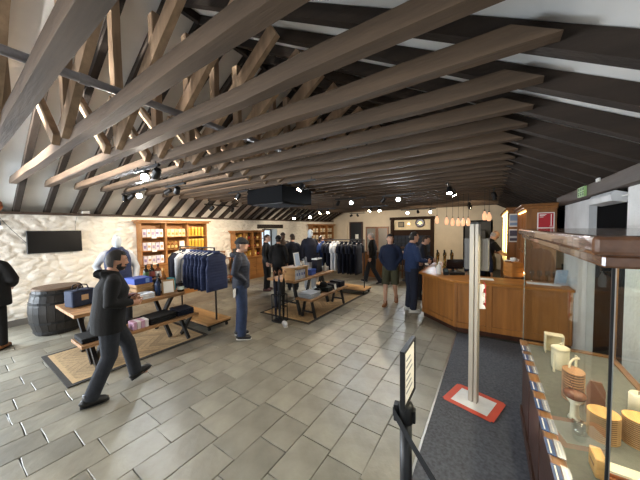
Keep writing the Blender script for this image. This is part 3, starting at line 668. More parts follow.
for z in (1.0, 1.37, 1.74):
    a, b = spots_on_shelf(3.02, 4.93, 3, 0)
    for k in range(5):
        y = a+(b-a)*(k+.5)/5; t = thing('gift_box', '%s lilac white box from the left, left bay, %s shelf of tall unit' % (ORD[k], names[z]), 'box', (-7.86, y, z+.001), 0, 'lilac boxes, %s shelf' % names[z])
        B(-.06, .06, -.047, .047, 0, .22).build('body', boxm(('#cfc8d8', '#e4dfe4', '#d4cbc8')[k % 3]), t, bevel=.003); B(.0605, .0615, -.03, .03, .06+.02*(k % 2), .14).build('print', boxm(('#8a7aa0', '#b09070', '#9a8aa8')[k % 3]), t)
    t = thing('shelf_ticket', 'white price ticket under the left bay, %s shelf' % names[z], 'ticket', (-7.752, (a+b)/2, z-.018)); B(0, .004, -.06, .06, -.02, .03).build('card', WHITEP, t)
    a, b = spots_on_shelf(3.02, 4.93, 3, 1)
    for k in range(5):
        y = a+(b-a)*(k+.5)/5
        if z == 1.37 and k < 3:
            bottle('bottle', '%s small amber bottle from the left, middle bay of tall unit' % ORD[k], (-7.85, y, z+.001), AMB, boxm('#d0a850'), .22, .035, boxm('#e0c880'), 'amber bottles in the middle bay')
        elif z == 1.37 and k == 4:
            t = thing('picture_frame', 'cream framed card right of the amber bottles on the tall shelf unit', 'picture', (-7.84, y-.04, z+.001)); MB().box(0, 0, .12, .01, .15, .22, ry=-.1).build('frame', boxm('#e8dcc0'), t); MB().box(.006, 0, .12, .002, .11, .17, ry=-.1).build('print', WHITEP, t)
        elif not (z == 1.37): 
            t = thing('gift_box', '%s cream box from the left, middle bay, %s shelf of tall unit' % (ORD[k], names[z]), 'box', (-7.86, y, z+.001), 0, 'cream boxes, %s shelf' % names[z]); B(-.06, .06, -.047, .047, 0, .22).build('body', boxm(('#dcc89a', '#e6d8b4')[k % 2]), t, bevel=.003); B(.0605, .0615, -.03, .03, .05, .12).build('print', boxm('#b49448'), t)
    a, b = spots_on_shelf(3.02, 4.93, 3, 2)
    for k in range(5):
        y = a+(b-a)*(k+.5)/5; t = thing('gift_tube', '%s golden tube from the left, right bay, %s shelf of tall unit' % (ORD[k], names[z]), 'tube', (-7.86, y, z+.001), 0, 'golden tubes, %s shelf' % names[z]); MB().lathe([(.042, 0), (.042, .24)], 12).build('body', boxm('#c8a030'), t); MB().lathe([(.044, .22), (.044, .27), (.04, .272)], 12).build('lid', boxm('#e0c060'), t)
t = shelf_unit('honey wood glazed cabinet between the capped man and the small window', 6.05, 7.35, .85, 1.80, 3, [.87, 1.2, 1.52], True)
for b in range(3):
    for z in (.87, 1.2, 1.52):
        a, c = spots_on_shelf(6.05, 7.35, 3, b)
        for k in range(2):
            y = a+(c-a)*(k+.5)/2; q = (b+int(z*10)+k) % 3
            if q == 0: bottle('bottle', 'amber bottle, %s of the %s bay on the %s glazed cabinet shelf' % (('left', 'right')[k], ('left', 'middle', 'right')[b], {.87: 'lowest', 1.2: 'middle', 1.52: 'top'}[z]), (-7.87, y, z+.001), AMB, BLACKP, .24, .04, boxm('#e0c880'), 'amber bottles in the glazed cabinet')
            elif q == 1:
                t = thing('gift_box', 'golden box, %s of the %s bay on the %s glazed cabinet shelf' % (('left', 'right')[k], ('left', 'middle', 'right')[b], {.87: 'lowest', 1.2: 'middle', 1.52: 'top'}[z]), 'box', (-7.87, y, z+.001), 0, 'golden boxes in the glazed cabinet'); B(-.05, .05, -.05, .05, 0, .22).build('body', boxm('#c89a40'), t); B(.0505, .052, -.03, .03, .06, .14).build('print', boxm('#f0e0a8'), t)
            else: bottle('bottle', 'dark bottle, %s of the %s bay on the %s glazed cabinet shelf' % (('left', 'right')[k], ('left', 'middle', 'right')[b], {.87: 'lowest', 1.2: 'middle', 1.52: 'top'}[z]), (-7.87, y, z+.001), WH_DK, BLACKP, .25, .04, boxm('#a03028'), 'dark bottles in the glazed cabinet')
shelf_unit('honey wood wall shelves with white boxes behind the far clothes rail', 10.95, 13.1, .98, 2.08, 3, [1.0, 1.36, 1.72])
for b in range(3):
    for z in (1.0, 1.36, 1.72):
        a, c = spots_on_shelf(10.95, 13.1, 3, b); nm = {1.0: 'lowest', 1.36: 'middle', 1.72: 'top'}[z]
        for k in range(2):
            y = a+(c-a)*(k+.5)/2; t = thing('gift_box', '%s box of the %s bay, %s shelf of the far wall shelves' % (('left', 'right')[k], ('left', 'middle', 'right')[b], nm), 'box', (-7.87, y, z+.001), 0, 'white boxes, far shelves, %s shelf' % nm); B(-.05, .05, -.09, .09, 0, .2).build('body', boxm('#efe6d0'), t, bevel=.003); B(.0505, .052, -.05, .05, .05, .12).build('print', boxm('#c8a468'), t)
t = thing('side_table', 'dark side table with small goods between the tall shelf unit and the glazed cabinet', 'table', (-7.5, 5.5, 0))
wp(B(-7.75, -7.2, 5.15, 5.88, .96, 1.0), 'top', MIDW, t)
for x in (-7.72, -7.23):
    for y in (5.18, 5.85): wp(MB().bar((x, y, 0), (x, y, .96), .04, .04, ref=(0, 1, 0)), 'leg', BLACK, t)
wp(B(-7.72, -7.23, 5.18, 5.85, .3, .33), 'shelf', MIDW, t)
for k, (c, lb) in enumerate((('#8a6a4a', 'brown'), ('#e0d8cc', 'cream'), ('#3a3632', 'charcoal'))):
    t = thing('gift_box', '%s box on the dark side table' % lb, 'box', (-7.45+.08*k, 5.28+.2*k, 1.0)); B(-.07, .07, -.06, .06, 0, .2+.03*k).build('body', boxm(c), t, bevel=.003); B(-.072, .072, -.062, .062, .17+.03*k, .205+.03*k).build('lid', boxm(c), t)
t = thing('price_sign', 'white price card at the front of the dark side table', 'sign', (-7.235, 5.38, 1.0)); B(-.004, .004, -.07, .07, .01, .17).build('card', WHITEP, t); B(-.03, .03, -.05, .05, 0, .01).build('foot', BLACK, t)
# ================================================================== bar
t = thing('bar_counter', 'oak panelled bar counter with polished top in front of the back bar', 'counter', (-.2, 5.6, 0))
CT = .95
poly = [(-1.27, 5.70), (-.54, 5.04), (1.04, 5.12), (1.04, 5.74), (-.32, 5.72), (-.64, 6.0), (-.64, 7.7), (-1.27, 7.7)]
wp(MB().prism(poly, CT-.045, CT), 'countertop', OAKH, t, bevel=.012, seg=2)
def panelled(root, p, q, n, z0, z1):
    p = V(p+(0,)); q = V(q+(0,)); d = (q-p); L = d.length; a = math.atan2(d.y, d.x); u = d.normalized(); nrm = V((u.y, -u.x, 0))
    def bx(s0, s1, za, zb, dep, off, nm, m=OAK):
        c = p+u*((s0+s1)/2)+nrm*(off-dep/2); mb = MB().box(c.x, c.y, (za+zb)/2, s1-s0, dep, zb-za, rz=a); return wp(mb, nm, m, root, bevel=.004)
    bx(0, L, 0, .09, .03, -.04, 'kickboard', DARKW)
    for i in range(n):
        s0 = L*i/n; s1 = L*(i+1)/n; bx(s0+.04, s1-.04, z0+.1, z1-.05, .02, -.012, 'panel')
    for i in range(n+1): s = L*i/n; bx(max(0, s-.04), min(L, s+.04), .09, z1, .03, 0, 'stile')
    for i in range(n):
        s0 = L*i/n+.04; s1 = L*(i+1)/n-.04
        bx(s0, s1, .09, z0+.1, .028, -.001, 'rail'); bx(s0, s1, z1-.05, z1, .028, -.001, 'rail')
panelled(t, (-1.2, 5.72), (-.52, 5.12), 1, .09, CT-.045); panelled(t, (-.52, 5.12), (1.04, 5.2), 3, .09, CT-.045); panelled(t, (-1.2, 7.65), (-1.2, 5.72), 3, .09, CT-.045)
wp(MB().prism([(-.48, 5.18), (1.03, 5.26), (1.03, 5.68), (-.35, 5.66), (-.7, 5.95), (-.7, 7.6), (-1.14, 7.6), (-1.14, 5.76)], .02, CT-.046), 'carcass', DARKW, t)
# goods on the bar
t = thing('sanitizer_bottle', 'white pump sanitizer bottle on the left end of the bar', 'bottle', (-.86, 5.60, CT))
MB().lathe([(.042, 0), (.045, .01), (.045, .15), (.03, .18), (.015, .19), (.015, .21)], 14).build('body', WHITEP, t, smooth=True); MB().tube([(0, 0, .2), (0, 0, .24), (.05, 0, .24), (.055, 0, .23)], .009, 8).build('pump', WHITEP, t)
t = thing('till', 'black till with angled screen on the bar', 'till', (-.60, 5.78, CT), .5)
B(-.14, .14, -.16, .16, 0, .05).build('base', BLACKP, t, bevel=.006); MB().box(-.02, .02, .10, .04, .05, .12).build('stand', BLACKP, t); MB().box(.0, -.03, .2, .32, .03, .2, rx=.25).build('screen', mat('till_screen', '#10141c', rough=.2), t, bevel=.005)
t = thing('card_reader', 'small dark card reader beside the sanitizer bottle', 'card reader', (-.72, 5.52, CT), .4); MB().box(0, 0, .072, .09, .05, .13, rx=-.5).build('body', BLACKP, t, bevel=.006); MB().box(0, -.024, .097, .06, .004, .05, rx=-.5).build('display', mat('grey_lcd', '#5a6a70', rough=.3), t)
t = thing('beer_font', 'brass beer taps behind the till on the bar', 'beer taps', (-.88, 6.5, CT))
BRASS = mat('polished_brass', '#b99a58', rough=.22, metal=.9, var=.1)
for k in range(3):
    x = -.14+.14*k; MB().lathe([(.05, 0), (.05, .02), (.03, .04), (.03, .26), (.04, .28), (.036, .34), (.01, .37)], 14, (x, .06*k, 0)).build('column', BRASS, t, smooth=True)
    MB().tube([(x, .06*k-.02, .29), (x, .06*k-.1, .29), (x, .06*k-.11, .24)], .011, 8).build('spout', BRASS, t); MB().tube([(x, .06*k-.05, .29), (x, .06*k-.06, .42)], [.012, .018], 8).build('tap_handle', BLACKP, t)
bottle('bottle', 'white bottle standing behind the brass taps', (-.80, 7.15, CT), WHITEP, WHITEP, .36, .05)
t = thing('paper_sheet', 'white paper sheets on the bar behind the stand', 'paper', (-.1, 5.45, CT)); MB().box(0, 0, .001, .32, .22, .002, rz=.1).build('sheet', WHITEP, t)
t = thing('bar_towel', 'white cloth runner on the bar behind the showcase glass', 'towel', (.72, 5.4, CT)); MB().box(0, 0, .004, .4, .16, .008, rz=.05).build('cloth', WHITEC, t)
t = thing('pen_cup', 'dark stub candle on the front edge of the bar', 'cup', (.47, 5.16, CT)); MB().lathe([(.014, 0), (.018, .01), (.018, .04), (.01, .055)], 10).build('body', BLACKP, t)
for k in range(4):
    t = thing('wine_glass', '%s clear stemmed glass from the left on the bar behind the showcase' % ORD[k], 'glass', (.60+.1*k, 5.62, CT), 0, 'glasses on the bar'); MB().lathe([(.03, 0), (.03, .004), (.005, .01), (.005, .08), (.03, .1), (.036, .14), (.032, .19)], 12).build('bowl', glass('glassware', (.85, .9, .92), 2.5), t, smooth=True)
t = thing('menu_holder', 'clear blue tinted menu holder on the right end of the bar', 'menu', (.95, 5.5, CT), .4); MB().box(0, 0, .12, .16, .012, .24, rx=.2).build('card', mat('pale_blue_card', '#b6c8dc', rough=.3), t); MB().box(0, -.02, .004, .16, .09, .008).build('foot', mat('pale_blue_card', '#b6c8dc'), t)
# stacked trays on the serving ledge
t = thing('serving_ledge', 'dark wooden ledge behind the bar carrying stacked trays', 'ledge', (.5, 6.35, 0)); wp(B(.28, .50, 6.05, 6.9, 0, .90), 'body', DARKW, t, bevel=.004); wp(B(.24, .50, 6.0, 6.94, .90, .93), 'top', MIDW, t)
for k in range(3):
    t = thing('wooden_tray', '%s of three stacked orange wooden trays behind the bar' % ('lowest', 'middle', 'topmost')[k], 'tray', (.38, 6.2, .93+.09*k), .5)
    MB().b2(-.1, .1, -.13, .13, 0, .012).build('bottom', LIGHTW, t); mb = MB()
    for s in (-1, 1): mb.b2(-.1, .1, s*.13-.006, s*.13+.006, .0, .085); mb.b2(s*.1-.006, s*.1+.006, -.124, .124, 0, .085)
    mb.build('rim', mat('orange_wood', '#b87a3a', rough=.5, var=.2), t)
t = thing('cup_stack', 'white crockery on top of the wooden trays', 'crockery', (.38, 6.2, 1.205)); MB().lathe([(.03, 0), (.05, .03), (.055, .07), (.05, .075)], 14).build('cup', WHITEP, t, smooth=True); MB().tube([(.05, 0, .055), (.085, 0, .05), (.08, 0, .02), (.045, 0, .015)], .007, 6).build('handle', WHITEP, t); MB().lathe([(.03, 0), (.07, .012), (.075, .016)], 14, (-.09, .05, 0)).build('saucer', WHITEP, t)

# ---- back bar
BBW = wood('back_bar_oak', '#8d5d30', rough=.4, axis='Z', var=.25, bump=.12)
LEDW = emit('warm_led', (1.0, .62, .22), 9.0); LEDY = emit('yellow_led', (1.0, .78, .25), 9.0)
t = thing('back_bar_cabinet', 'tall oak back bar cabinet with cornice and red poster on its end', 'cabinet', (.75, 6.9, 0))
wp(B(.93, .96, 5.98, 7.8, 0, 2.2), 'back_panel', BBW, t); wp(B(.54, .93, 5.96, 6.0, 0, 2.2), 'end_panel', BBW, t); wp(B(.54, .93, 7.76, 7.8, 0, 2.2), 'end_panel', BBW, t)
wp(B(.54, .93, 6.0, 7.76, .0, .95), 'cupboard', BBW, t); 
for y in (6.55, 7.15): wp(B(.56, .93, y-.015, y+.015, .95, 2.18), 'upright', BBW, t)
for z in (1.35, 1.72): wp(B(.57, .93, 6.0, 7.76, z-.012, z+.012), 'shelf', BBW, t)
wp(B(.50, .97, 5.92, 7.84, 2.2, 2.25), 'cornice', BBW, t, bevel=.012); wp(B(.46, .97, 5.88, 7.88, 2.25, 2.29), 'cornice', BBW, t, bevel=.01)
wp(B(.56, .58, 6.02, 7.74, 2.17, 2.185), 'light_strip', LEDW, t); wp(B(.56, .575, 6.02, 7.74, .955, .97), 'light_strip', LEDW, t)
for z in (.955, 1.733, 1.363):
    for k in range(6):
        bottle('bottle', '%s bottle from the near end, %s shelf of the oak back bar cabinet' % (ORD[k], {.955: 'lowest', 1.363: 'middle', 1.733: 'top'}[z]), (.72, 6.14+.3*k, z), (AMB, WH_DK, AMB)[k % 3], BLACKP, .28, .042, WHITEP if k % 2 else None, 'bottles on the near back bar')
t = thing('poster', 'red poster in a white frame on the end of the back bar cabinet', 'poster', (.81, 5.95, 1.85))
wp(B(.695, .925, 5.945, 5.959, 1.85, 2.13), 'frame', WHITEP, t); wp(B(.71, .91, 5.942, 5.946, 1.865, 2.115), 'print', mat('poster_red', '#b3202c', rough=.5, var=.15), t)
mb = MB()
for i, (w_, z) in enumerate(((.09, 2.09), (.07, 2.075), (.05, 2.05))): mb.b2(.725, .725+w_, 5.9405, 5.942, z-.005, z+.005)
mb.b2(.875, .885, 5.9405, 5.942, 1.9, 2.1); mb.b2(.86, .9, 5.9405, 5.942, 1.885, 1.893); wp(mb, 'lettering', WHITEP, t)
t = thing('back_bar_cabinet', 'yellow lit back bar shelving behind the barman', 'cabinet', (.7, 10.2, 0))
wp(B(.93, .96, 8.0, 12.4, 0, 2.3), 'back_panel', BBW, t); wp(B(.36, .93, 7.96, 8.0, 0, 2.3), 'end_panel', BBW, t); wp(B(.36, .93, 8.0, 12.4, 0, .95), 'cupboard', BBW, t); wp(B(.30, .93, 7.94, 12.4, .95, .99), 'top', MIDW, t)
for y in (9.1, 10.2, 11.3, 12.38): wp(B(.40, .93, y-.02, y+.02, .99, 2.3), 'upright', BBW, t)
for z in (1.4, 1.8): wp(B(.42, .93, 8.0, 12.4, z-.012, z+.012), 'shelf', BBW, t)
wp(B(.32, .96, 7.92, 12.42, 2.3, 2.36), 'cornice', BBW, t, bevel=.01); wp(B(.38, .40, 8.02, 12.36, 2.27, 2.285), 'light_strip', LEDY, t)
for y in (8.05, 9.15, 10.25, 11.35): wp(B(.385, .40, y, y+.015, 1.0, 2.25), 'light_strip', LEDY, t)
for z in (.99, 1.413, 1.813):
    for k in range(10): bottle('bottle', '%s bottle from the near end, %s shelf of the yellow lit shelving' % (ORD[k], {.99: 'lowest', 1.413: 'middle', 1.813: 'top'}[z]), (.55, 8.25+.42*k, z), (AMB, BRASS, WH_DK)[k % 3], BLACKP, .3, .045, None, 'bottles on the yellow lit shelves')
for k, (z, lb, c) in enumerate(((1.88, 'upper', '#7f97b8'), (1.5, 'lower', '#4a4658'))):
    t = thing('picture_frame', '%s of two framed photographs on the end of the lit shelving' % lb, 'picture', (.49, 7.95, z)); wp(B(.39, .57, 7.943, 7.958, z, z+.32), 'frame', WHITEP, t); wp(B(.405, .555, 7.940, 7.944, z+.03, z+.29), 'print', boxm(c), t); wp(B(.405, .555, 7.9385, 7.9405, z+.1, z+.15), 'print_band', boxm('#c8ccd2'), t)

# ---- far end wall
t = sthing('door_1', (-6.5, YB-.03, 0), 'black door with white notice at the left of the far wall')
wp(B(-6.85, -6.15, YB-.06, YB-.001, 0, 2.2), 'door_leaf', BLACKP, t); wp(B(-6.55, -6.35, YB-.066, YB-.06, 1.3, 1.55), 'notice', WHITEP, t); wp(MB().ball((-6.25, YB-.08, 1.05), .03, 8, 6), 'door_handle', BRASS, t)
mb = MB(); mb.b2(-6.92, -6.85, YB-.08, YB, 0, 2.27); mb.b2(-6.15, -6.08, YB-.08, YB, 0, 2.27); mb.b2(-6.85, -6.15, YB-.08, YB, 2.2, 2.27); wp(mb, 'door_frame', DARKW, t)
tag(B(-7.22, -7.08, YB-.1, YB, 0, 2.35).build('trim_6', CREAM), 'cream pilaster left of the black door', kind='structure')
t = sthing('door_2', (-5.23, YB-.03, 0), 'pair of wood framed glazed doors in the far wall')
for x in (-5.9, -5.23):
    lf = MB(); lf.b2(x, x+.07, YB-.06, YB, 0, 1.97); lf.b2(x+.58, x+.65, YB-.06, YB, 0, 1.97); lf.b2(x+.07, x+.58, YB-.06, YB, 1.88, 1.97); lf.b2(x+.07, x+.58, YB-.06, YB, 0, .6); wp(lf, 'door_leaf', MIDW, t)
    wp(B(x+.07, x+.58, YB-.03, YB-.02, .6, 1.88), 'pane', mat('mirror_pane', '#b9b8b0', rough=.12, metal=.7, var=.04), t)
t = thing('alcove', 'dark framed alcove with buttoned grey upholstery on the far wall', 'alcove', (-3.36, YB-.1, 0))
for x in (-4.42, -2.44): wp(B(x, x+.14, YB-.2, YB-.006, 0, 2.30), 'post', mat('matt_dark_wood', '#2c1c13', rough=.75, spec=.2), t)
wp(B(-4.46, -2.26, YB-.22, YB-.006, 2.30, 2.44), 'header', mat('matt_dark_wood', '#2c1c13', rough=.75, spec=.2), t)
wp(B(-4.28, -2.44, YB-.03, YB-.006, 1.78, 2.30), 'cream_panel', mat('alcove_cream', '#e2d2b0', rough=.8), t); wp(B(-4.28, -2.44, YB-.14, YB-.006, 1.5, 1.78), 'wood_band', mat('matt_dark_wood', '#3a2418', rough=.7), t); wp(B(-4.28, -2.44, YB-.05, YB-.006, .4, 1.5), 'backing', BLACKP, t)  # upper alcove panel in a pale cream
UPH = mat('grey_blue_upholstery', '#343a46', rough=.9, spec=.2)
for i in range(9):
    for j in range(4): wp(B(-4.27+.2033*i, -4.27+.2033*(i+1)-.008, YB-.12, YB-.05, .68+.2*j, .87+.2*j), 'cushion', UPH, t, bevel=.03, seg=2)
wp(B(-4.28, -2.44, YB-.6, YB-.12, .0, .45), 'seat', UPH, t, bevel=.03)
t = thing('picture_frame', 'small dark framed picture in the top of the alcove', 'picture', (-3.9, YB-.05, 1.95)); wp(B(-4.05, -3.75, YB-.06, YB-.03, 1.92, 2.2), 'frame', BLACKP, t); wp(B(-4.01, -3.79, YB-.064, YB-.06, 1.96, 2.16), 'print', boxm('#8a7c60'), t)
t = thing('crest_plaque', 'round dark wooden plaque with brass crest in the alcove', 'plaque', (-2.95, YB-.08, 2.14)); MR = Matrix.Translation((-2.95, YB-.06, 2.13)) @ Matrix.Rotation(math.pi/2, 4, 'X')
mb = MB(); mb.lathe([(.22, -.02), (.24, 0), (.22, .03), (.18, .035)], 24); mb.v = [tuple(MR @ V(v)) for v in mb.v]; wp(mb, 'disc', DARKW, t)
mb = MB(); mb.prism([(-.12, -.03), (0, -.1), (.12, -.03), (.07, .03), (.03, .02), (0, .1), (-.03, .02), (-.07, .03)], .035, .045); mb.v = [tuple(MR @ V(v)) for v in mb.v]; wp(mb, 'crest', BRASS, t)
t = thing('alcove_lamp', 'small brass lamp glowing between picture and plaque in the alcove', 'lamp', (-3.5, YB-.1, 2.0)); wp(MB().tube([(-3.5, YB-.03, 1.98), (-3.5, YB-.1, 2.0), (-3.5, YB-.12, 2.05)], .012, 6), 'arm', BRASS, t); wp(MB().lathe([(.06, 0), (.04, .07), (.03, .09)], 12, (-3.5, YB-.12, 2.05)), 'shade', emit('lamp_shade_glow', (1.0, .72, .4), 4.0), t)
t = sthing('door_3', (-.48, YB-.03, 0), 'doorway behind the bar with its dark depth as a black panel'); wp(B(-.98, .02, YB-.04, YB, 0, 2.12), 'door_leaf', BLACKP, t)  # black panel stands in for the shade within the doorway
mb = MB(); mb.b2(-1.04, -.98, YB-.07, YB, 0, 2.18); mb.b2(.02, .08, YB-.07, YB, 0, 2.18); mb.b2(-.98, .02, YB-.07, YB, 2.12, 2.18); wp(mb, 'door_frame', DARK, t)
t = thing('coffee_machine', 'black coffee machine with steel trim in front of the dark doorway', 'coffee machine', (-.38, 12.9, 0)); wp(B(-.8, .05, 12.6, 13.2, 0, .95), 'stand', DARKW, t); wp(B(-.62, -.15, 12.7, 13.1, .95, 1.75), 'body', BLACKP, t, bevel=.02); wp(B(-.5, -.28, 12.69, 12.7, 1.32, 1.45), 'panel', CHROME, t); wp(B(-.55, -.2, 12.66, 12.7, 1.05, 1.1), 'drip_tray', CHROME, t)
def bar_table(label, loc):
    t = thing('bar_table', label, 'table', loc); MB().lathe([(.34, 1.0), (.36, 1.01), (.36, 1.03), (.34, 1.04)], 22).build('top', MIDW, t); MB().cyl((0, 0, .03), (0, 0, 1.0), .035, n=12).build('column', BLACK, t); MB().lathe([(.24, 0), (.24, .015), (.04, .04)], 18).build('base', BLACK, t)
bar_table('round wooden bar table behind the man in green shorts', (-2.4, 9.3, 0)); bar_table('round wooden bar table farther back by the alcove', (-3.0, 11.4, 0))
for k, (x, y, lb) in enumerate(((-1.95, 9.0, 'near'), (-2.75, 9.85, 'far'))):
    t = thing('bar_stool', 'wooden bar stool on the %s side of the round bar table' % lb, 'stool', (x, y, 0), k); MB().lathe([(.16, .72), (.18, .73), (.18, .76), (.15, .775)], 16).build('seat', MIDW, t)
    for a in range(4):
        q = a*math.pi/2+.6; MB().bar((.2*math.cos(q), .2*math.sin(q), 0), (.12*math.cos(q), .12*math.sin(q), .73), .03, .03, ref=(0, 1, 0)).build('leg', MIDW, t)
    MB().lathe([(.165, .25), (.18, .25), (.18, .27), (.165, .27)], 16).build('foot_ring', MIDW, t)
bottle('bottle', 'amber candle bottle on the round bar table', (-2.4, 9.25, 1.04), AMB, BLACKP, .2, .04)
t = thing('wooden_cupboard', 'low wooden cupboard behind the far clothes rail', 'cupboard', (-3.7, 9.6, 0)); wp(B(-4.2, -3.2, 9.3, 9.8, 0, .95), 'body', BBW, t, bevel=.006); wp(B(-4.24, -3.16, 9.26, 9.84, .95, .98), 'top', MIDW, t)
for i in range(2): wp(B(-4.18+.5*i, -3.72+.5*i, 9.285, 9.3, .08, .9), 'door', BBW, t, bevel=.005)

# ---- right eaves fittings
t = thing('exit_sign', 'green emergency exit sign on the right eaves beam', 'exit sign', (.955, 4.54, 2.265)); wp(B(.945, .969, 4.40, 4.68, 2.255, 2.375), 'casing', mat('sign_green', '#8fb07a', rough=.4, var=.05, emis='#7fae6a', estr=.15), t)
mb = MB()
for y in (4.44, 4.53, 4.62):
    mb.b2(.942, .945, y-.018, y+.018, 2.33, 2.362); mb.b2(.942, .945, y-.025, y+.025, 2.30, 2.312); mb.b2(.942, .945, y-.018, y+.018, 2.268, 2.29)
wp(mb, 'symbols', mat('sign_dark_green', '#33553a', rough=.5), t)
t = thing('emergency_light', 'white slanted emergency light over the dark opening', 'light fitting', (1.04, 3.95, 2.12)); 
mb = MB(); mb.prism([(-.06, .0), (.04, -.02), (.05, .07), (-.04, .1), (-.07, .06)], 3.62, 4.30, Matrix(((1, 0, 0, 1.03), (0, 0, 1, 0), (0, 1, 0, 2.13), (0, 0, 0, 1)))); wp(mb, 'casing', mat('grey_white_plastic', '#cdd0d2', rough=.4), t)
wp(MB().cyl((1.04, 3.5, 2.17), (1.04, 3.63, 2.17), .008, n=6), 'conduit', WHITEP, t)
tag(B(.95, .969, 3.93, 4.02, 2.36, 2.40).build('sensor_box', WHITEP, bevel=.004), 'tiny white sensor on the right eaves beam', 'sensor')
t = thing('notice_board', 'dark framed collage board on the wall right of the showcase', 'board', (XR-.01, 2.6, 1.3)); wp(B(XR-.035, XR-.005, 2.0, 3.05, .95, 1.78), 'frame', PLANKW, t); wp(B(XR-.04, XR-.035, 2.06, 2.99, 1.01, 1.72), 'print', mat('collage', '#7a706a', rough=.6, var=.6, scale=18), t)

# ================================================================== glass showcase
SX0, SX1, SY0, SY1 = .27, .90, 1.03, 3.2; SB = .76; ST = 1.78
t = thing('glass_showcase', 'glass showcase with dark wooden base and moulded top at the right', 'showcase', ((SX0+SX1)/2, (SY0+SY1)/2, 0))
wp(B(SX0+.03, SX1, SY0+.03, SY1-.02, .006, SB-.03), 'base_cabinet', DARKW, t)
for i in range(4):
    y0 = SY0+.03+(SY1-SY0-.05)*i/4; y1 = SY0+.03+(SY1-SY0-.05)*(i+1)/4; wp(B(SX0+.012, SX0+.03, y0+.02, y1-.02, .12, SB-.05), 'base_panel', DARKW, t, bevel=.006)
wp(B(SX0+.0, SX0+.03, SY0+.02, SY1-.01, .006, .1), 'plinth', DARKW, t)
RAILW = wood('showcase_rail', '#8a5f36', rough=.3, axis='Y', coat=.4)
wp(B(SX0-.012, SX0+.05, SY0-.01, SY1+.01, SB-.03, SB), 'front_rail', RAILW, t, bevel=.005); wp(B(SX0+.05, SX1, SY0-.01, SY0+.04, SB-.03, SB), 'end_rail', RAILW, t); wp(B(SX0+.05, SX1, SY1-.04, SY1+.01, SB-.03, SB), 'end_rail', RAILW, t); wp(B(SX1-.04, SX1, SY0+.04, SY1-.04, SB-.03, SB), 'back_rail', RAILW, t)
wp(B(SX0+.05, SX1-.04, SY0+.04, SY1-.04, SB-.03, SB-.012), 'deck', mat('grey_felt_deck', '#6f7068', rough=.9, var=.1, scale=30), t)
wp(B(SX0+.015, SX0+.021, SY0+.012, SY1-.012, SB, ST), 'pane', GLASSR, t); wp(B(SX0+.024, SX1-.01, SY0+.012, SY0+.018, SB, ST), 'pane', GLASSR, t); wp(B(SX0+.024, SX1-.01, SY1-.018, SY1-.012, SB, ST), 'pane', GLASSR, t)
wp(B(SX0+.013, SX0+.019, SY0+.004, SY0+.010, SB, ST), 'corner_seam', BLACKP, t); wp(B(SX0+.0195, SX0+.0225, SY0+.007, SY0+.010, SB, ST), 'corner_highlight', CHROME, t); wp(B(SX0+.012, SX0+.016, SY1-.012, SY1-.008, SB, ST), 'corner_seam', mat('clear_edge', '#7c8a86', rough=.2), t)  # bright steel strip imitates the highlight along the near glass corner
for y in (SY0+.03, 2.1, SY1-.03): wp(B(SX1-.03, SX1, y-.02, y+.02, SB, ST), 'back_post', RAILW, t)
wp(B(SX1-.018, SX1-.012, SY0+.05, SY1-.05, SB, ST), 'pane', GLASS, t)
GREYTOP = wood('grey_sheen_moulding', '#6b4a35', rough=.22, axis='Y', coat=.6); 
wp(B(SX0-.01, SX1, SY0-.01, SY1+.01, ST, ST+.035), 'moulding', GREYTOP, t, bevel=.006); wp(B(SX0-.035, SX1, SY0-.035, SY1+.035, ST+.035, ST+.09), 'moulding', GREYTOP, t, bevel=.012, seg=2)
wp(B(SX0+.08, SX0+.10, SY0+.1, SY1-.1, ST-.012, ST-.001), 'light_tube', emit('case_tube', (1.0, .86, .6), 85.0), t)
wp(B(SX0+.46, SX0+.48, SY0+.1, SY1-.1, ST-.012, ST-.001), 'light_tube', emit('case_tube', (1.0, .86, .6), 85.0), t)
# price tags along the front rail
TAGB = mat('tag_blue', '#2e4a7c', rough=.3); TAGC = glass('tag_sleeve', (.9, .92, .95), 3.0)
for k, y in enumerate((1.52, 1.70, 1.88, 2.08, 2.30, 2.56, 2.78, 2.98)):
    t = thing('price_tag', '%s blue price tag from the near end of the showcase rail' % ('first', 'second', 'third', 'fourth', 'fifth', 'sixth', 'seventh', 'eighth')[k], 'price tag', (SX0, y, SB+.001))
    MB().box(-.002, 0, .004, .034, .12, .003, ry=.1).build('card', TAGB, t); MB().box(.034, 0, .005, .032, .13, .004, ry=.1).build('sleeve', mat('tag_silver', '#b9bcc2', rough=.25, metal=.4), t); MB().box(-.004, .0, .0062, .006, .10, .001, ry=.1).build('lettering', WHITEP, t)
# contents
CREAMC = mat('cream_ceramic', '#e6ddc2', rough=.35, var=.04); DZ = SB-.011
GAPSHADE = mat('gap_shade_brown', '#2a1a10', rough=.8)  # dark brown spacers paint the shade between stacked coasters
def stack(label, x, y, n, r, h, m, top, sx=1.0, sy=1.0):
    t = thing('coaster_stack', label, 'coaster stack', (x, y, DZ))
    for k in range(n):
        mb = MB(); mb.lathe([(r*.97, k*h), (r, k*h+h*.1), (r, k*h+h*.5), (r*.97, k*h+h*.6)], 20, (0, 0, 0), sx, sy); mb.cur = 1
        if k < n-1: mb.lathe([(r*.93, k*h+h*.6), (r*.93, k*h+h*.999)], 20, (0, 0, 0), sx, sy)
        mb.build('coaster', [m if k < n-1 else top, GAPSHADE], t)
    return t
SLICE = wood('log_slice', '#b88a62', rough=.5, axis='X', var=.3); BAMB = wood('bamboo_top', '#d4a562', rough=.4, axis='Y', var=.25, scale=9); SIDE = mat('brown_edge', '#b08a5c', rough=.6, var=.25)
stack('tall stack of oval wooden slices with a loop in the showcase', .47, 2.30, 12, .062, .0165, SLICE, SLICE, .9, 1.15)
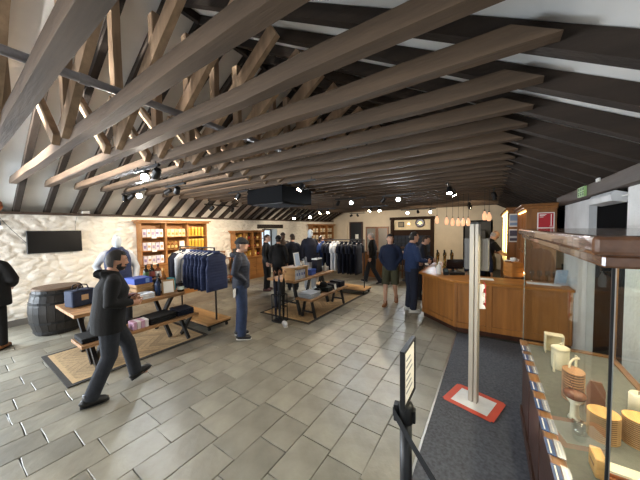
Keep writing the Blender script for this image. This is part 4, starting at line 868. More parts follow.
t = thing('antler_loop', 'cream antler loop on top of the oval wooden slices', 'ornament', (.47, 2.30, DZ+12*.0165))
t.scale = (.7, .7, .7); MB().tube([(-.03, 0, 0), (-.02, .02, .05), (.01, .05, .08), (.05, .06, .09)], [.008, .01, .008, .012], 8).build('antler', CREAMC, t, smooth=True)
stack('round coaster stack with striped bamboo top near the showcase corner', .52, 1.95, 14, .064, .0105, SIDE, BAMB); stack('round coaster stack with bamboo top at the right edge of the view', .66, 1.99, 14, .062, .0105, SIDE, BAMB)
t = thing('lidded_mug', 'cream lidded jar between white sticks in the showcase', 'jar', (.48, 2.74, DZ)); MB().lathe([(.05, 0), (.055, .01), (.055, .15), (.05, .155)], 18).build('body', CREAMC, t, smooth=True); MB().lathe([(.058, .155), (.058, .17), (.03, .185), (.01, .19)], 18).build('lid', CREAMC, t, smooth=True); MB().tube([(0, 0, .19), (.0, 0, .2), (.015, 0, .205)], .007, 6).build('knob', CREAMC, t)
for k, (a, b) in enumerate(((-.05, -.09), (.08, -.06))): tag(MB().tube([(.48+a, 2.74+b, DZ), (.48+a, 2.74+b, DZ+.15)], .008, 8).build('candle_stick', CREAMC), '%s white stick candle beside the cream lidded jar' % ('left', 'right')[k], 'candle')
t = thing('cream_box', 'cream open frame box at the far end of the showcase', 'box', (.49, 3.05, DZ)); t.scale = (.7, .8, .85); mb = MB(); mb.b2(-.09, -.08, -.05, .05, 0, .2); mb.b2(.08, .09, -.05, .05, 0, .2); mb.b2(-.08, .08, -.05, .05, .19, .2); mb.build('frame', CREAMC, t); B(-.08, .08, .035, .045, 0, .19).build('back', mat('cream_board', '#cfc5a4', rough=.7), t)
t = thing('copper_bowl', 'copper brown bowl on a cream stand in the showcase', 'bowl', (.43, 2.06, DZ)); t.scale = (.62, .62, .72); MB().lathe([(.05, 0), (.035, .03), (.03, .12), (.06, .16)], 16).build('stand', CREAMC, t, smooth=True); MB().lathe([(.03, .16), (.075, .18), (.085, .21), (.07, .225), (.02, .23)], 18).build('bowl', mat('copper_glaze', '#74452c', rough=.25), t, smooth=True); MB().tube([(.0, 0, .22), (-.03, .06, .30)], .004, 6).build('spoon', MIDW, t)
t = thing('leather_strap', 'brown leather holder standing behind the oval wooden slices', 'holder', (.54, 2.16, DZ)); t.scale = (.8, .8, .8); MB().prism([(-.05, 0), (.05, 0), (.05, .2), (.03, .26), (-.03, .26), (-.05, .2)], -.01, .01, Matrix(((1, 0, 0, 0), (0, 0, 1, 0), (0, 1, 0, 0), (0, 0, 0, 1)))).build('body', mat('tan_leather', '#7d5540', rough=.5), t)
t = thing('pillar_candle', 'cream pillar candle at the right edge behind the coaster stacks', 'candle', (.73, 2.22, DZ)); t.scale = (.8, .8, .8); MB().lathe([(.05, 0), (.05, .2), (.045, .21), (.02, .2)], 18).build('body', CREAMC, t, smooth=True); MB().cyl((0, 0, .19), (0, 0, .225), .003, n=6).build('wick', BLACKP, t)
t = thing('glass_tumbler', 'clear glass tumbler in front of the round coaster stacks', 'glass', (.41, 1.86, DZ)); t.scale = (.8, .8, .8); MB().lathe([(.03, 0), (.034, .01), (.042, .12)], 14).build('body', glass('glassware', (.85, .9, .92), 2.5), t, smooth=True)
t = thing('display_step', 'cream and copper striped display step in front of the coaster stacks', 'display step', (.62, 1.56, DZ)); B(-.18, .22, .05, .11, 0, .06).build('riser', CREAMC, t); 
for k in range(3): B(-.18, .22, .045-.012*k, .053-.012*k, .0, .05-.012*k).build('copper_strip', mat('copper_strip', '#b5764e', rough=.3, metal=.6), t)
for k in range(3):
    t = thing('greeting_card', '%s cream card laid on the showcase deck near the corner' % ('left', 'middle', 'right')[k], 'card', (.47+.13*k, 1.38, DZ+.011), .2); MB().box(0, 0, .01, .11, .16, .003, rx=.12).build('card', mat('cream_card', '#efe6c8', rough=.6), t); MB().box(0, 0, .0122, .08, .05, .001, rx=.12).build('print', boxm('#d8c89a'), t)
t = thing('wood_block', 'small honey wood block beside the display step', 'block', (.43, 1.66, DZ)); B(-.02, .02, -.05, .05, 0, .09).build('body', BAMB, t, bevel=.004); B(-.021, .021, -.03, .03, .04, .05).build('band', MIDW, t)
t = thing('storage_box', 'dark grey storage box on the carpet behind the showcase', 'box', (.98, 3.45, .006)); 
t.location = (.72, 3.75, .006); B(-.22, .22, -.3, .3, 0, .34).build('body', mat('dark_grey_plastic', '#565a58', rough=.5), t, bevel=.01); B(-.23, .23, -.31, .31, .34, .38).build('lid', mat('dark_grey_plastic', '#565a58'), t, bevel=.008)

# ================================================================== information stand and stanchion
t = thing('floor_stand', 'tall aluminium pole stand on a white base edged with red tape', 'stand', (-.13, 3.14, .006), R(-17))
TAPE = mat('red_tape', '#d1513c', rough=.45, var=.12)
mb = MB(); mb.b2(-.2, .2, -.17, .17, 0, .008); mb.build('base', mat('white_base', '#e9ebec', rough=.3), t)
mb = MB()
for s in (-1, 1): mb.b2(-.225, .225, s*.178-.03, s*.178+.03, .0085, .0095); mb.b2(s*.21-.035, s*.21+.035, -.19, .19, .0087, .0098)
mb.build('tape', TAPE, t)
ALU = mat('aluminium', '#b5ada0', rough=.45, metal=.2, var=.05)
mb = MB(); mb.b2(-.045, .0, -.03, .03, .0081, 1.92); mb.b2(.008, .04, -.03, .03, .0081, 1.92); mb.b2(-.02, .02, -.012, .022, .0081, 1.915); mb.build('pole', ALU, t, bevel=.003)
B(-.042, .038, -.028, .028, 1.92, 1.935).build('cap', BLACKP, t)
B(-.12, .115, .032, .062, 1.43, 1.77).build('screen_back', mat('warm_grey_plastic', '#5a5651', rough=.45, var=.06), t, bevel=.006)
mb = MB()
for k in range(12): mb.b2(-.108+.018*k, -.104+.018*k, .0305, .033, 1.45, 1.75)
mb.build('screen_ribs', mat('rib_grey', '#4a4641', rough=.5), t)
mb = MB(); outl = [(.045, 1.03), (.10, 1.04), (.09, 1.07), (.075, 1.08), (.08, 1.12), (.095, 1.13), (.09, 1.16), (.07, 1.17), (.075, 1.24), (.09, 1.25), (.085, 1.29), (.045, 1.29)]
mb.prism(outl, .0, .022, Matrix(((1, 0, 0, 0), (0, 0, 1, 0), (0, 1, 0, 0), (0, 0, 0, 1)))); mb.build('sign_bracket', WHITEP, t)
mb = MB(); mb.box(.06, .10, 1.165, .005, .17, .25, rz=R(24)); mb.build('sign_plate', mat('sign_red', '#cf2f35', rough=.4), t)
mb = MB(); mb.b2(.04, .096, .023, .028, 1.1, 1.2); mb.build('sign_arm', WHITEP, t)
mb = MB()
for k in range(6): mb.box(.0632, .1015, 1.08+.035*k, .001, .12-.02*(k % 2), .014, rz=R(24))
mb.build('lettering', WHITEP, t)
t = thing('barrier_post', 'black retractable barrier post with sign holder in the foreground', 'barrier post', (-.365, 1.36, .006 if False else 0), R(8))
t.location = (-.37, 1.37, .007)
MB().lathe([(.16, 0), (.16, .012), (.12, .03), (.05, .045)], 24).build('base', BLACK, t, smooth=True); MB().cyl((0, 0, .03), (0, 0, .86), .032, n=18).build('post', mat('black_tube', '#15171b', rough=.35), t, smooth=True)
MB().lathe([(.036, .84), (.04, .85), (.04, .93), (.034, .945), (.02, .95)], 18).build('belt_head', BLACKP, t, smooth=True); B(-.062, -.036, -.025, .025, .84, .93).build('belt_clip', BLACKP, t, bevel=.004); B(.036, .05, -.02, .02, .85, .92).build('belt_clip', BLACKP, t, bevel=.004)
sf = thing('sign_holder', 'slim black A4 sign frame fixed on top of the barrier post', 'sign holder', (-.365, 1.40, .958), R(90))
mb = MB(); w, h, d = .115, .31, .012
mb.b2(-w, -w+.014, -d, d, 0, h); mb.b2(w-.014, w, -d, d, 0, h); mb.b2(-w+.014, w-.014, -d, d, 0, .014); mb.b2(-w+.014, w-.014, -d, d, h-.014, h); mb.build('frame', BLACKP, sf); B(-w+.014, w-.014, -.006, .006, .014, h-.014).build('sheet', WHITEP, sf)
mb = MB()
for s in (-1, 1):
    for k in range(6): mb.b2(-.06, .06-.02*(k % 3), s*.0065-.0006, s*.0065+.0006, .06+.035*k, .07+.035*k)
mb.build('lettering', mat('grey_print', '#8a8e98', rough=.6), sf)
bt = MB(); p0 = V((-.43, 1.335, .905)); p1 = V((.2, 1.08, .47))
u = (p1-p0).normalized(); b0 = len(bt.v)
n_ = u.cross(V((0, 0, 1))).normalized(); upv = V((0, 0, 1))
N_ = 10
for i in range(N_+1):
    c = p0.lerp(p1, i/N_)-V((0, 0, .05*math.sin(math.pi*i/N_)))
    for a, b in ((-1, -1), (1, -1), (1, 1), (-1, 1)): bt.v.append(tuple(c+n_*(a*.001)+upv*(b*.024)))
for i in range(N_):
    for j in range(4): bt.face(i*4+j, i*4+(j+1) % 4, i*4+4+(j+1) % 4, i*4+4+j)
bt.face(3, 2, 1, 0); bt.face(*range(N_*4, N_*4+4))
tag(bt.build('barrier_belt', mat('black_webbing', '#16171a', rough=.8)), 'black webbing belt stretching from the barrier post to the right', 'belt')

# ================================================================== ceiling services
t = thing('ventilation_unit', 'black box ventilation unit hung under the roof beams', 'ventilation unit', (-3.97, 4.34, 2.44))
wp(B(-4.5, -3.45, 3.85, 4.85, 2.45, 2.785), 'casing', mat('anthracite_metal', '#0c0d10', spec=.1, rough=.7, var=.1), t, bevel=.012); wp(B(-4.42, -3.53, 3.93, 4.77, 2.435, 2.45), 'grille_frame', BLACK, t)
for k in range(9): wp(MB().box(-3.97, 4.02+.083*k, 2.432, .84, .05, .004, rx=.4), 'louvre', mat('louvre_grey', '#3a3c40', rough=.5), t)
for x in (-4.45, -3.5):
    for y in (3.9, 4.8): wp(MB().cyl((x, y, 2.78), (x, y, 2.9), .006, n=6), 'hanger_rod', CHROME, t)
t = thing('conduit_pipe', 'long grey steel conduit pipe running over the tie beams', 'pipe', (-2.37, 0, 2.97)); wp(MB().cyl((-2.37, -3.5, 2.965), (-2.37, 3.6, 2.965), .03, n=12), 'pipe', mat('grey_steel_pipe', '#8d8a8e', rough=.4, metal=.4), t, smooth=True)
for y in (-.6, .62, 1.9): wp(MB().cyl((-2.37, y-.03, 2.965), (-2.37, y+.03, 2.965), .036, n=12), 'coupling', mat('grey_steel_pipe', '#8d8a8e'), t)
# track spotlights: (head positions), bar ends, colour, power
WARM = (1.0, .82, .6); COOL = (.86, .93, 1.0); NEUT = (1.0, .93, .82)
GLW = emit('spot_warm', WARM, 60.0); GLC = emit('spot_cool', COOL, 90.0); GLN = emit('spot_neutral', NEUT, 70.0); DARKLENS = mat('spot_dark_lens', '#55534e', rough=.3)  # dark lens, also used on heads whose lamp gives light
def spot_lamp(root, p, aim, col, power, angle=95.0):
    l = D.lights.new('spot', 'SPOT'); l.energy = power; l.color = col; l.spot_size = R(angle); l.spot_blend = .5; l.shadow_soft_size = .05
    o = D.objects.new('spot', l); link(o, root); o.location = V(p)-root.location; o.rotation_euler = V(aim).to_track_quat('-Z', 'Y').to_euler()
def track(label, a, b, heads, ztop=2.8, angle=95.0):
    """a,b: bar ends; heads: (along 0..1, drop aim vector, lens material, colour, power)"""
    a = V(a); b = V(b); t = thing('track_light', label, 'track light', (a+b)/2)
    wp(MB().bar(a, b, .035, .03), 'track_bar', BLACK, t)
    for s in (.12, .88): p = a.lerp(b, s); wp(MB().cyl(p, (p.x, p.y, ztop), .006, n=6), 'hanger_rod', BLACK, t)
    for s, aim, lens, col, power in heads:
        p = a.lerp(b, s); d = V(aim).normalized(); c = p-V((0, 0, .09))
        wp(MB().cyl(p-V((0, 0, .01)), c, .009, n=6), 'stem', BLACK, t)
        h = wp(MB().tube([c-d*.06, c-d*.055, c+d*.07], [.036, .044, .052], 14), 'spot_head', BLACK, t)
        q = MB().tube([c+d*.066, c+d*.074], [.046, .046], 14).build('lens', lens, h)
        if power: spot_lamp(t, c+d*.085, aim, col, power, angle)
t = thing('tealight', 'small white tealight on top of the glass showcase', 'candle', (.62, 1.5, ST+.0905)); MB().lathe([(.02, 0), (.02, .014), (.017, .016)], 12).build('cup', WHITEP, t); MB().cyl((0, 0, .014), (0, 0, .022), .002, n=6).build('wick', BLACKP, t)
WARMW = (1.0, .94, .86)
def aimv(p, q): return V(q)-V(p)
track('track light with two bright heads near the left wall above the television side', (-6.9, 2.36, 2.74), (-5.7, 2.36, 2.74), [(.72, (.85, -.42, -.3), GLC, COOL, 140), (.1, (-.6, .2, -.8), GLW, WARM, 20), (.4, (-.75, -.4, -.6), DARKLENS, COOL, 0)])
track('short track light hung over the left table with one glaring head', (-4.2, 1.60, 2.74), (-3.5, 1.60, 2.74), [(.45, (.75, -.45, -.4), GLN, NEUT, 100), (.9, (-.85, .1, -.5), DARKLENS, NEUT, 0)])
track('track light above the left clothes rail', (-5.2, 2.48, 2.74), (-4.5, 2.48, 2.74), [(.6, (-.8, .2, -.55), GLW, WARM, 105), (.15, (-.8, -.4, -.5), DARKLENS, NEUT, 35)])
track('track light left of the black ventilation unit', (-4.95, 3.72, 2.74), (-4.3, 3.72, 2.74), [(.5, (-.7, -.15, -.7), GLW, WARM, 130)])
track('track light above the tall shelf unit', (-6.35, 4.0, 2.60), (-6.35, 5.1, 2.60), [(.2, (-.8, -.2, -.55), GLW, WARM, 160), (.8, (-.8, .3, -.55), GLW, WARM, 150)])
track('single track light right of the ventilation unit', (-3.1, 3.62, 2.74), (-2.5, 3.62, 2.74), [(.5, (-.3, -.45, -.8), GLW, WARM, 90)])
track('track light in front of the small window with a blue white head', (-6.6, 7.8, 2.45), (-5.4, 7.8, 2.45), [(.15, (.45, -.6, -.6), GLC, COOL, 80), (.8, (.55, -.65, -.45), GLC, COOL, 150), (.5, (-.8, .3, -.5), DARKLENS, WARM, 110)])
track('track light with the brightest star like head over the bar side', (-2.3, 6.3, 2.70), (-1.5, 6.3, 2.70), [(.52, (.25, -.9, -.35), GLC, COOL, 95), (.05, (-.6, .1, -.7), DARKLENS, COOL, 0)])
track('track light above the far clothes rail', (-3.6, 6.2, 2.70), (-2.7, 6.2, 2.70), [(.55, (.3, -.85, -.45), GLC, COOL, 80), (.1, (-.6, .5, -.7), DARKLENS, WARM, 60)])
track('track light with a warm pair of heads in the middle distance', (-3.6, 7.95, 2.60), (-2.7, 7.95, 2.60), [(.35, (-.3, -.5, -.75), GLW, WARM, 100), (.68, (.3, -.5, -.75), GLW, WARM, 100)])
track('track light with a warm pair of heads left of the far rail', (-5.2, 7.6, 2.60), (-4.4, 7.6, 2.60), [(.25, (-.4, -.5, -.7), GLW, WARM, 90), (.6, (.3, -.5, -.75), GLW, WARM, 90)])
track('track light with two white heads in front of the alcove', (-3.0, 10.4, 2.60), (-1.7, 10.4, 2.60), [(.2, (.2, -.8, -.5), GLC, COOL, 90), (.85, (.1, -.8, -.5), GLC, COOL, 90), (.5, (-.1, .85, -.35), DARKLENS, WARM, 150)])  # middle head added to brighten the back wall
track('added far left track light washing the end wall', (-5.6, 11.0, 2.60), (-4.8, 11.0, 2.60), [(.5, (-.1, .85, -.35), DARKLENS, WARM, 130), (.1, (-.9, .3, -.4), DARKLENS, WARM, 110)])  # fixture added to brighten the end wall
track('track light over the bar with two neutral heads', (-.71, 5.5, 2.74), (-.71, 6.9, 2.74), [(.25, (.1, -.35, -.9), GLN, NEUT, 28), (.62, (.5, .1, -.8), GLN, NEUT, 28)])
track('far track light over the back of the bar', (-.55, 8.6, 2.62), (-.55, 9.8, 2.62), [(.45, (.3, .5, -.7), GLN, NEUT, 60), (.9, (-.1, .85, -.35), DARKLENS, WARM, 140)])  # second head added to brighten the back wall
track('dark track light close under the right roof slope', (.06, 6.9, 2.72), (.06, 8.3, 2.72), [(.2, (.3, .3, -.9), DARKLENS, NEUT, 0), (.6, (.3, .3, -.9), DARKLENS, NEUT, 0)])
track('added unseen track light up in the trusses behind the viewer, left one', (-5.3, -1.2, 3.6), (-4.3, -1.2, 3.6), [(.25, (-.12, .95, .05), GLW, WARMW, 1900), (.75, (.1, .95, .02), GLW, WARMW, 1900)], 3.9, 82.0)  # unseen spots added to brighten the near roof timbers
track('added unseen track light up in the trusses behind the viewer, right one', (-2.0, -1.2, 3.5), (-1.2, -1.2, 3.5), [(.4, (-.25, .95, -.1), GLW, WARMW, 50)], 3.65, 85.0)  # unseen spot added to light the right part of the tie beams
# pendants over the bar
PEND = mat('copper_pendant_glass', '#c98f6a', rough=.2, var=.1, emis=(1.0, .55, .3), estr=.9)
for k, (x, y, z) in enumerate(((-1.28, 8.0, 2.0), (-1.03, 8.0, 1.96), (-.88, 8.0, 1.93), (-.74, 8.0, 1.92), (-.62, 8.0, 1.92), (-.50, 8.0, 1.92), (-.12, 7.4, 2.05), (-.03, 7.6, 2.03))):
    od = ('first', 'second', 'third', 'fourth', 'fifth', 'sixth')
    lb = '%s copper glass pendant from the left over the bar' % od[k] if k < 6 else '%s copper pendant close to the barman' % ('left', 'right')[k-6]
    t = thing('pendant_lamp', lb, 'pendant lamp', (x, y, z)); MB().lathe([(.025, 0), (.042, .02), (.05, .08), (.045, .14), (.02, .19), (.015, .22)], 14).build('glass_shade', PEND, t, smooth=True)
    MB().cyl((0, 0, .22), (0, 0, .25), .016, n=8).build('socket', BLACKP, t); MB().cyl((0, 0, .25), (0, 0, 2.8-z), .004, n=6).build('cord', BLACKP, t)
# ================================================================== people
def remesh(mb, name, mats, parent, voxel=.014, smooth=4, fac=.5):
    me = mb.mesh('tmp', mats[0] if isinstance(mats, (list, tuple)) else mats); o = D.objects.new('tmp', me); COL.objects.link(o)
    r = o.modifiers.new('r', 'REMESH'); r.mode = 'VOXEL'; r.voxel_size = voxel; r.use_smooth_shade = True
    s = o.modifiers.new('s', 'SMOOTH'); s.iterations = smooth; s.factor = fac
    dg = bpy.context.evaluated_depsgraph_get(); dg.update(); ev = o.evaluated_get(dg)
    nm = D.meshes.new_from_object(ev); D.objects.remove(o); D.meshes.remove(me)
    return nm
SKIN = mat('skin', '#c08f74', rough=.5, var=.06, scale=20); SKINP = mat('skin_pale', '#d0a58e', rough=.5, var=.06, scale=20)
HAIRD = mat('dark_hair', '#1e1712', rough=.6, var=.3, scale=40, bump=.5); HAIRB = mat('brown_hair', '#3a2a1e', rough=.6, var=.3, scale=40, bump=.5); HAIRG = mat('grey_hair', '#a8a29c', rough=.6, var=.2, scale=40)
EYEW = mat('eye_white', '#dcd8d2', rough=.3); EYED = mat('eye_iris', '#2a1d14', rough=.2); LIP = mat('lips', '#9a5f54', rough=.5)
BOOT = mat('black_boot', '#17171a', rough=.45); SOLEW = mat('white_sole', '#d8d8d4', rough=.6); TAN = mat('tan_shoe', '#8a5a34', rough=.5)
def xf(p, piv, lean, side=0.0):
    p = V(p)-V(piv); p = Matrix.Rotation(-lean, 3, 'X') @ p; p = Matrix.Rotation(side, 3, 'Y') @ p; return p+V(piv)
PIV = (0, 0, .98)
def finger_set(mb, wr, d, side, curl):
    """palm and five fingers from wrist wr along d"""
    d = V(d).normalized(); n = V((side, 0, 0)); n = (n-d*n.dot(d))
    if n.length < .1: n = V((0, 0, 1))-d*d.z
    n.normalize(); a = d.cross(n).normalized()       # a: across the palm
    if a.y < 0: a = -a
    inn = -n
    return d, inn, a
def person(label, loc, facing, H=1.75, lean=0.0, head_yaw=0.0, head_pitch=0.0, arms=None, legs=None, top=BLACKC, topkind='jacket', hem=.84, bottom=JEAND, shorts=False,
           shoe=BOOT, sole=BOOT, hair=HAIRD, hairkind='short', beard=False, hat=None, hatkind=None, skin=SKIN, hood=False, vox=.015, face=True, fat=1.0, kind='person', catg='person', gilet=None, bald=False, sidelean=0.0, curl=.9, pockets=False):
    fx, fy = facing; rz = math.atan2(-fx, fy); k = H/1.75
    t = thing(kind, label, catg, loc, rz); t.scale = (k, k, k)
    X = lambda p: xf(p, PIV, lean, sidelean)
    sh = [X((s*.178, -.012, 1.40)) for s in (-1, 1)]
    A = arms or {}
    el = [X(A.get(n, {}).get('e', (s*.245, -.03, 1.14))) for n, s in (('l', -1), ('r', 1))]
    wr = [X(A.get(n, {}).get('w', (s*.25, .06, .90))) for n, s in (('l', -1), ('r', 1))]
    Lg = legs or {}
    kn = [V(Lg.get(n, {}).get('k', (s*.10, .02, .50))) for n, s in (('l', -1), ('r', 1))]
    an = [V(Lg.get(n, {}).get('a', (s*.105, -.02, .085))) for n, s in (('l', -1), ('r', 1))]
    tp = [Lg.get(n, {}).get('toe', 0.0) for n in ('l', 'r')]
    hip = [V((s*.095, 0, .93)) for s in (-1, 1)]
    # --- head frame
    hc = X((0, .035, 1.62)); nb = X((0, -.015, 1.46)); HM = Matrix.Rotation(-lean*.6, 3, 'X') @ Matrix.Rotation(sidelean*.6, 3, 'Y') @ Matrix.Rotation(head_yaw, 3, 'Z') @ Matrix.Rotation(head_pitch, 3, 'X')
    hp = lambda x, y, z: hc+HM @ V((x, y, z))
    # --- body, one continuous surface
    mb = MB()
    mb.ball(hc, (.074, .094, .112), 18, 14, HM); mb.ball(hp(0, .028, -.055), (.058, .064, .062), 14, 10, HM)
    if face:
        mb.tube([hp(0, .083, .035), hp(0, .098, .0), hp(0, .108, -.022), hp(0, .088, -.034)], [(.010, .010), (.012, .012), (.017, .014), (.012, .008)], 8)
        mb.ball(hp(0, .078, .04), (.05, .016, .012), 10, 6, HM)
        for s in (-1, 1): mb.ball(hp(s*.076, -.008, -.008), (.012, .02, .032), 8, 6, HM)
        mb.ball(hp(0, .082, -.06), (.026, .012, .014), 8, 6, HM); mb.ball(hp(0, .075, -.098), (.024, .02, .018), 8, 6, HM)
    mb.tube([nb-V((0, 0, .04)), nb.lerp(hc, .35), hp(0, -.005, -.06)], [(.075, .07), (.056, .06), (.055, .062)], 12)
    mb.tube([V((0, 0, .88)), V((0, 0, .98)), X((0, .005, 1.12)), X((0, .012, 1.28)), X((0, 0, 1.40)), X((0, -.012, 1.47))], [(.15, .105), (.155, .11), (.135, .1), (.155, .11), (.165, .09), (.07, .06)], 14)
    for i, s in enumerate((-1, 1)):
        mb.tube([sh[i]-V((s*.06, 0, 0)), sh[i], sh[i].lerp(el[i], .5), el[i], el[i].lerp(wr[i], .35), wr[i]], [.05, .052, .045, .038, .037, .027], 10)
        mb.tube([hip[i]+V((0, 0, .04)), hip[i].lerp(kn[i], .4), kn[i], kn[i].lerp(an[i], .35), an[i]], [.085, .078, .055, .054, .036], 10)
        f = V((0, 1, 0)); mb.tube([an[i]+V((0, -.03, -.03)), an[i]+V((0, .05, -.04)), an[i]+V((0, .13, -.055))], [.03, .032, .025], 8)
        d = (wr[i]-el[i]).normalized(); side = s
        n = V((s, 0, 0)); n = n-d*n.dot(d); n = n.normalized() if n.length > .15 else V((0, 0, 1)); ac = d.cross(n).normalized()
        if ac.y < -.01: ac = -ac
        if pockets: continue
        mb.tube([wr[i]-d*.02, wr[i]+d*.03, wr[i]+d*.085], [(.026, .02), (.04, .016), (.042, .015)], 10, ref=ac)
    me = remesh(mb, 'body', skin, t, vox)
    # fingers, eyes and lips join the same mesh
    fb = MB()
    for i, s in enumerate((-1, 1)):
        d = (wr[i]-el[i]).normalized(); n = V((s, 0, 0)); n = n-d*n.dot(d); n = n.normalized() if n.length > .15 else V((0, 0, 1)); ac = d.cross(n).normalized()
        if ac.y < -.01: ac = -ac
        inn = -n
        if pockets: continue
        for q, (o_, L_) in enumerate(((.031, .072), (.011, .08), (-.010, .074), (-.030, .058))):
            p = wr[i]+d*.075+ac*o_; p1 = p+d*L_*.45; c = curl*.8; p2 = p1+(d*math.cos(c)+inn*math.sin(c))*L_*.32; p3 = p2+(d*math.cos(c*1.8)+inn*math.sin(c*1.8))*L_*.26
            fb.tube([p-d*.012, p1, p2, p3], [.0095, .009, .0085, .007], 7)
        p = wr[i]+d*.03+ac*.034; p1 = p+(d*.6+ac*.7)*.035; p2 = p1+(d*.85+inn*.4+ac*.1)*.032; p3 = p2+(d*.8+inn*.6)*.024
        fb.tube([p-ac*.01, p1, p2, p3], [.013, .0115, .0105, .008], 7)
    if face:
        for s in (-1, 1):
            fb.cur = 1; fb.ball(hp(s*.030, .0785, .014), (.0135, .010, .008), 8, 6, HM); fb.cur = 2; fb.ball(hp(s*.030, .086, .014), (.006, .005, .006), 8, 6, HM)
            fb.cur = 4; fb.ball(hp(s*.032, .088, .040), (.019, .008, .0045), 8, 5, HM)
        fb.cur = 3; fb.ball(hp(0, .094, -.062), (.022, .007, .006), 8, 5, HM)
    vs = [tuple(v.co) for v in me.vertices]; fs = [tuple(p.vertices) for p in me.polygons]; b0 = len(vs)
    al = MB(); al.v = vs+fb.v; al.f = fs+[tuple(b0+j for j in f) for f in fb.f]; al.mi = [0]*len(fs)+fb.mi
    D.meshes.remove(me); al.build('body', [skin, EYEW, EYED, LIP, hair], t, smooth=True)
    # --- top garment
    mb = MB(); g = fat
    zh = hem; hemr = (.185*g, .135*g)
    pts = [V((0, .0, zh)), V((0, .0, max(zh+.04, .93))), X((0, .008, 1.12)), X((0, .014, 1.28)), X((0, 0, 1.40)), X((0, -.015, 1.455)), X((0, -.01, 1.50))]
    mb.tube(pts, [hemr, (.182*g, .135*g), (.175*g, .13*g), (.186*g, .138*g), (.155, .11), (.09, .085), (.072, .076)], 18)
    for i, s in enumerate((-1, 1)):
        if topkind == 'tee' : end = sh[i].lerp(el[i], .75); mb.tube([sh[i]-V((s*.08, 0, 0)), sh[i], end], [.07, .075, .07], 12); continue
        a0 = X((s*.07, -.012, 1.43)); a1 = X((s*.135, -.012, 1.418)); a2 = sh[i].lerp(el[i], .10)-V((s*.008, 0, .0)); gg = 1+(g-1)*.6
        mb.tube([a0, a1, a2, sh[i].lerp(el[i], .5), el[i], el[i].lerp(wr[i], .5), wr[i]], [.045, .058, .068*gg, .064*gg, .058*gg, .052*gg, .042], 12)
    if hood: mb.tube([X((-.10, -.05, 1.46)), X((-.07, -.105, 1.46)), X((0, -.13, 1.45)), X((.07, -.105, 1.46)), X((.10, -.05, 1.46))], [.03, .045, .055, .045, .03], 10)
    o = D.objects.new('jacket' if topkind != 'tee' else 'shirt', remesh(mb, 'jacket', top, t, vox*1.05, 8)); link(o, t); o.data.materials.clear(); o.data.materials.append(top)
    if gilet:
        mb = MB(); mb.tube([V((0, 0, .88)), X((0, .006, 1.0)), X((0, .01, 1.15)), X((0, .016, 1.3)), X((0, 0, 1.42)), X((0, -.012, 1.48)), X((0, -.008, 1.52))], [(.2, .15), (.2, .152), (.195, .15), (.2, .152), (.17, .125), (.10, .095), (.08, .082)], 18)
        o = D.objects.new('gilet', remesh(mb, 'gilet', gilet, t, vox*1.15, 3)); link(o, t); o.data.materials.clear(); o.data.materials.append(gilet)
    # --- trousers
    mb = MB(); mb.tube([V((0, 0, .86)), V((0, 0, .93)), V((0, .0, 1.03))], [(.16, .115), (.17, .12), (.16, .112)], 16)
    for i, s in enumerate((-1, 1)):
        h0 = hip[i]+V((0, 0, .03)); 
        if shorts: mb.tube([h0, hip[i].lerp(kn[i], .5), kn[i]+V((0, 0, .015))], [.1, .1, .098], 12)
        else: mb.tube([h0, hip[i].lerp(kn[i], .45), kn[i], kn[i].lerp(an[i], .45), an[i]+V((0, -.0, -.02))], [.104, .102, .083, .079, .074], 12)
    o = D.objects.new('shorts' if shorts else 'trousers', remesh(mb, 'trousers', bottom, t, vox*1.05, 6)); link(o, t); o.data.materials.clear(); o.data.materials.append(bottom)
    # --- shoes
    for i, s in enumerate((-1, 1)):
        a = an[i]; M = Matrix.Rotation(tp[i], 3, 'X') @ Matrix.Rotation(-s*.12, 3, 'Z'); q = lambda x, y, z: a+M @ V((x, y, z))
        sb = MB(); sb.tube([q(0, -.075, -.05), q(0, -.06, -.035), q(0, 0, -.03), q(0, .07, -.036), q(0, .125, -.046), q(0, .158, -.056)], [(.028, .03), (.04, .045), (.045, .052), (.048, .042), (.046, .034), (.03, .02)], 12)
        sb.tube([q(0, -.02, -.03), q(0, -.015, .06)], [.048, .046], 12); sb.build('shoe', shoe, t, smooth=True)
        so = MB(); so.tube([q(0, -.085, -.072), q(0, -.05, -.074), q(0, .06, -.075), q(0, .125, -.075), q(0, .168, -.072)], [(.03, .012), (.043, .012), (.046, .012), (.046, .012), (.022, .010)], 10); so.build('sole', sole, t)
    # --- hair, beard, hat
    def shell(c, r, keep, n=22, m=16):
        b = MB(); b.ball((0, 0, 0), r, n, m); keepf = []
        for f in b.f:
            cc = sum((V(b.v[j]) for j in f), V())/len(f)
            if keep(cc): keepf.append(f)
        use = sorted({j for f in keepf for j in f}); mp = {j: q for q, j in enumerate(use)}
        out = MB(); out.v = [tuple(V(c)+HM @ V(b.v[j])) for j in use]; out.f = [tuple(mp[j] for j in f) for f in keepf]; out.mi = [0]*len(out.f); return out
    if hairkind == 'short' and not bald: shell(hc, (.084, .105, .122), lambda p: p.z > .065 or (p.y < -.035 and p.z > -.07) or (p.z > .018 and p.y < .02)).build('hair', hair, t, smooth=True)
    if hairkind == 'swept': shell(hc-HM @ V((0, .008, 0)), (.086, .112, .130), lambda p: (p.z > .074) or (p.y < -.035 and p.z > -.085) or (p.z > .012 and p.y < .02)).build('hair', hair, t, smooth=True)
    if bald and face: shell(hc, (.080, .101, .114), lambda p: p.y < -.01 and -.07 < p.z < .03).build('hair', hair, t, smooth=True)
    if beard: 
        shell(hp(0, .022, -.052), (.067, .078, .078), lambda p: (p.z < -.018 and p.y > -.03) or (abs(p.x) > .056 and p.z < .04 and -.02 < p.y < .02)).build('beard', hair, t, smooth=True)
        shell(hp(0, .082, -.046), (.032, .020, .012), lambda p: p.y > -.01, 12, 8).build('moustache', hair, t, smooth=True)
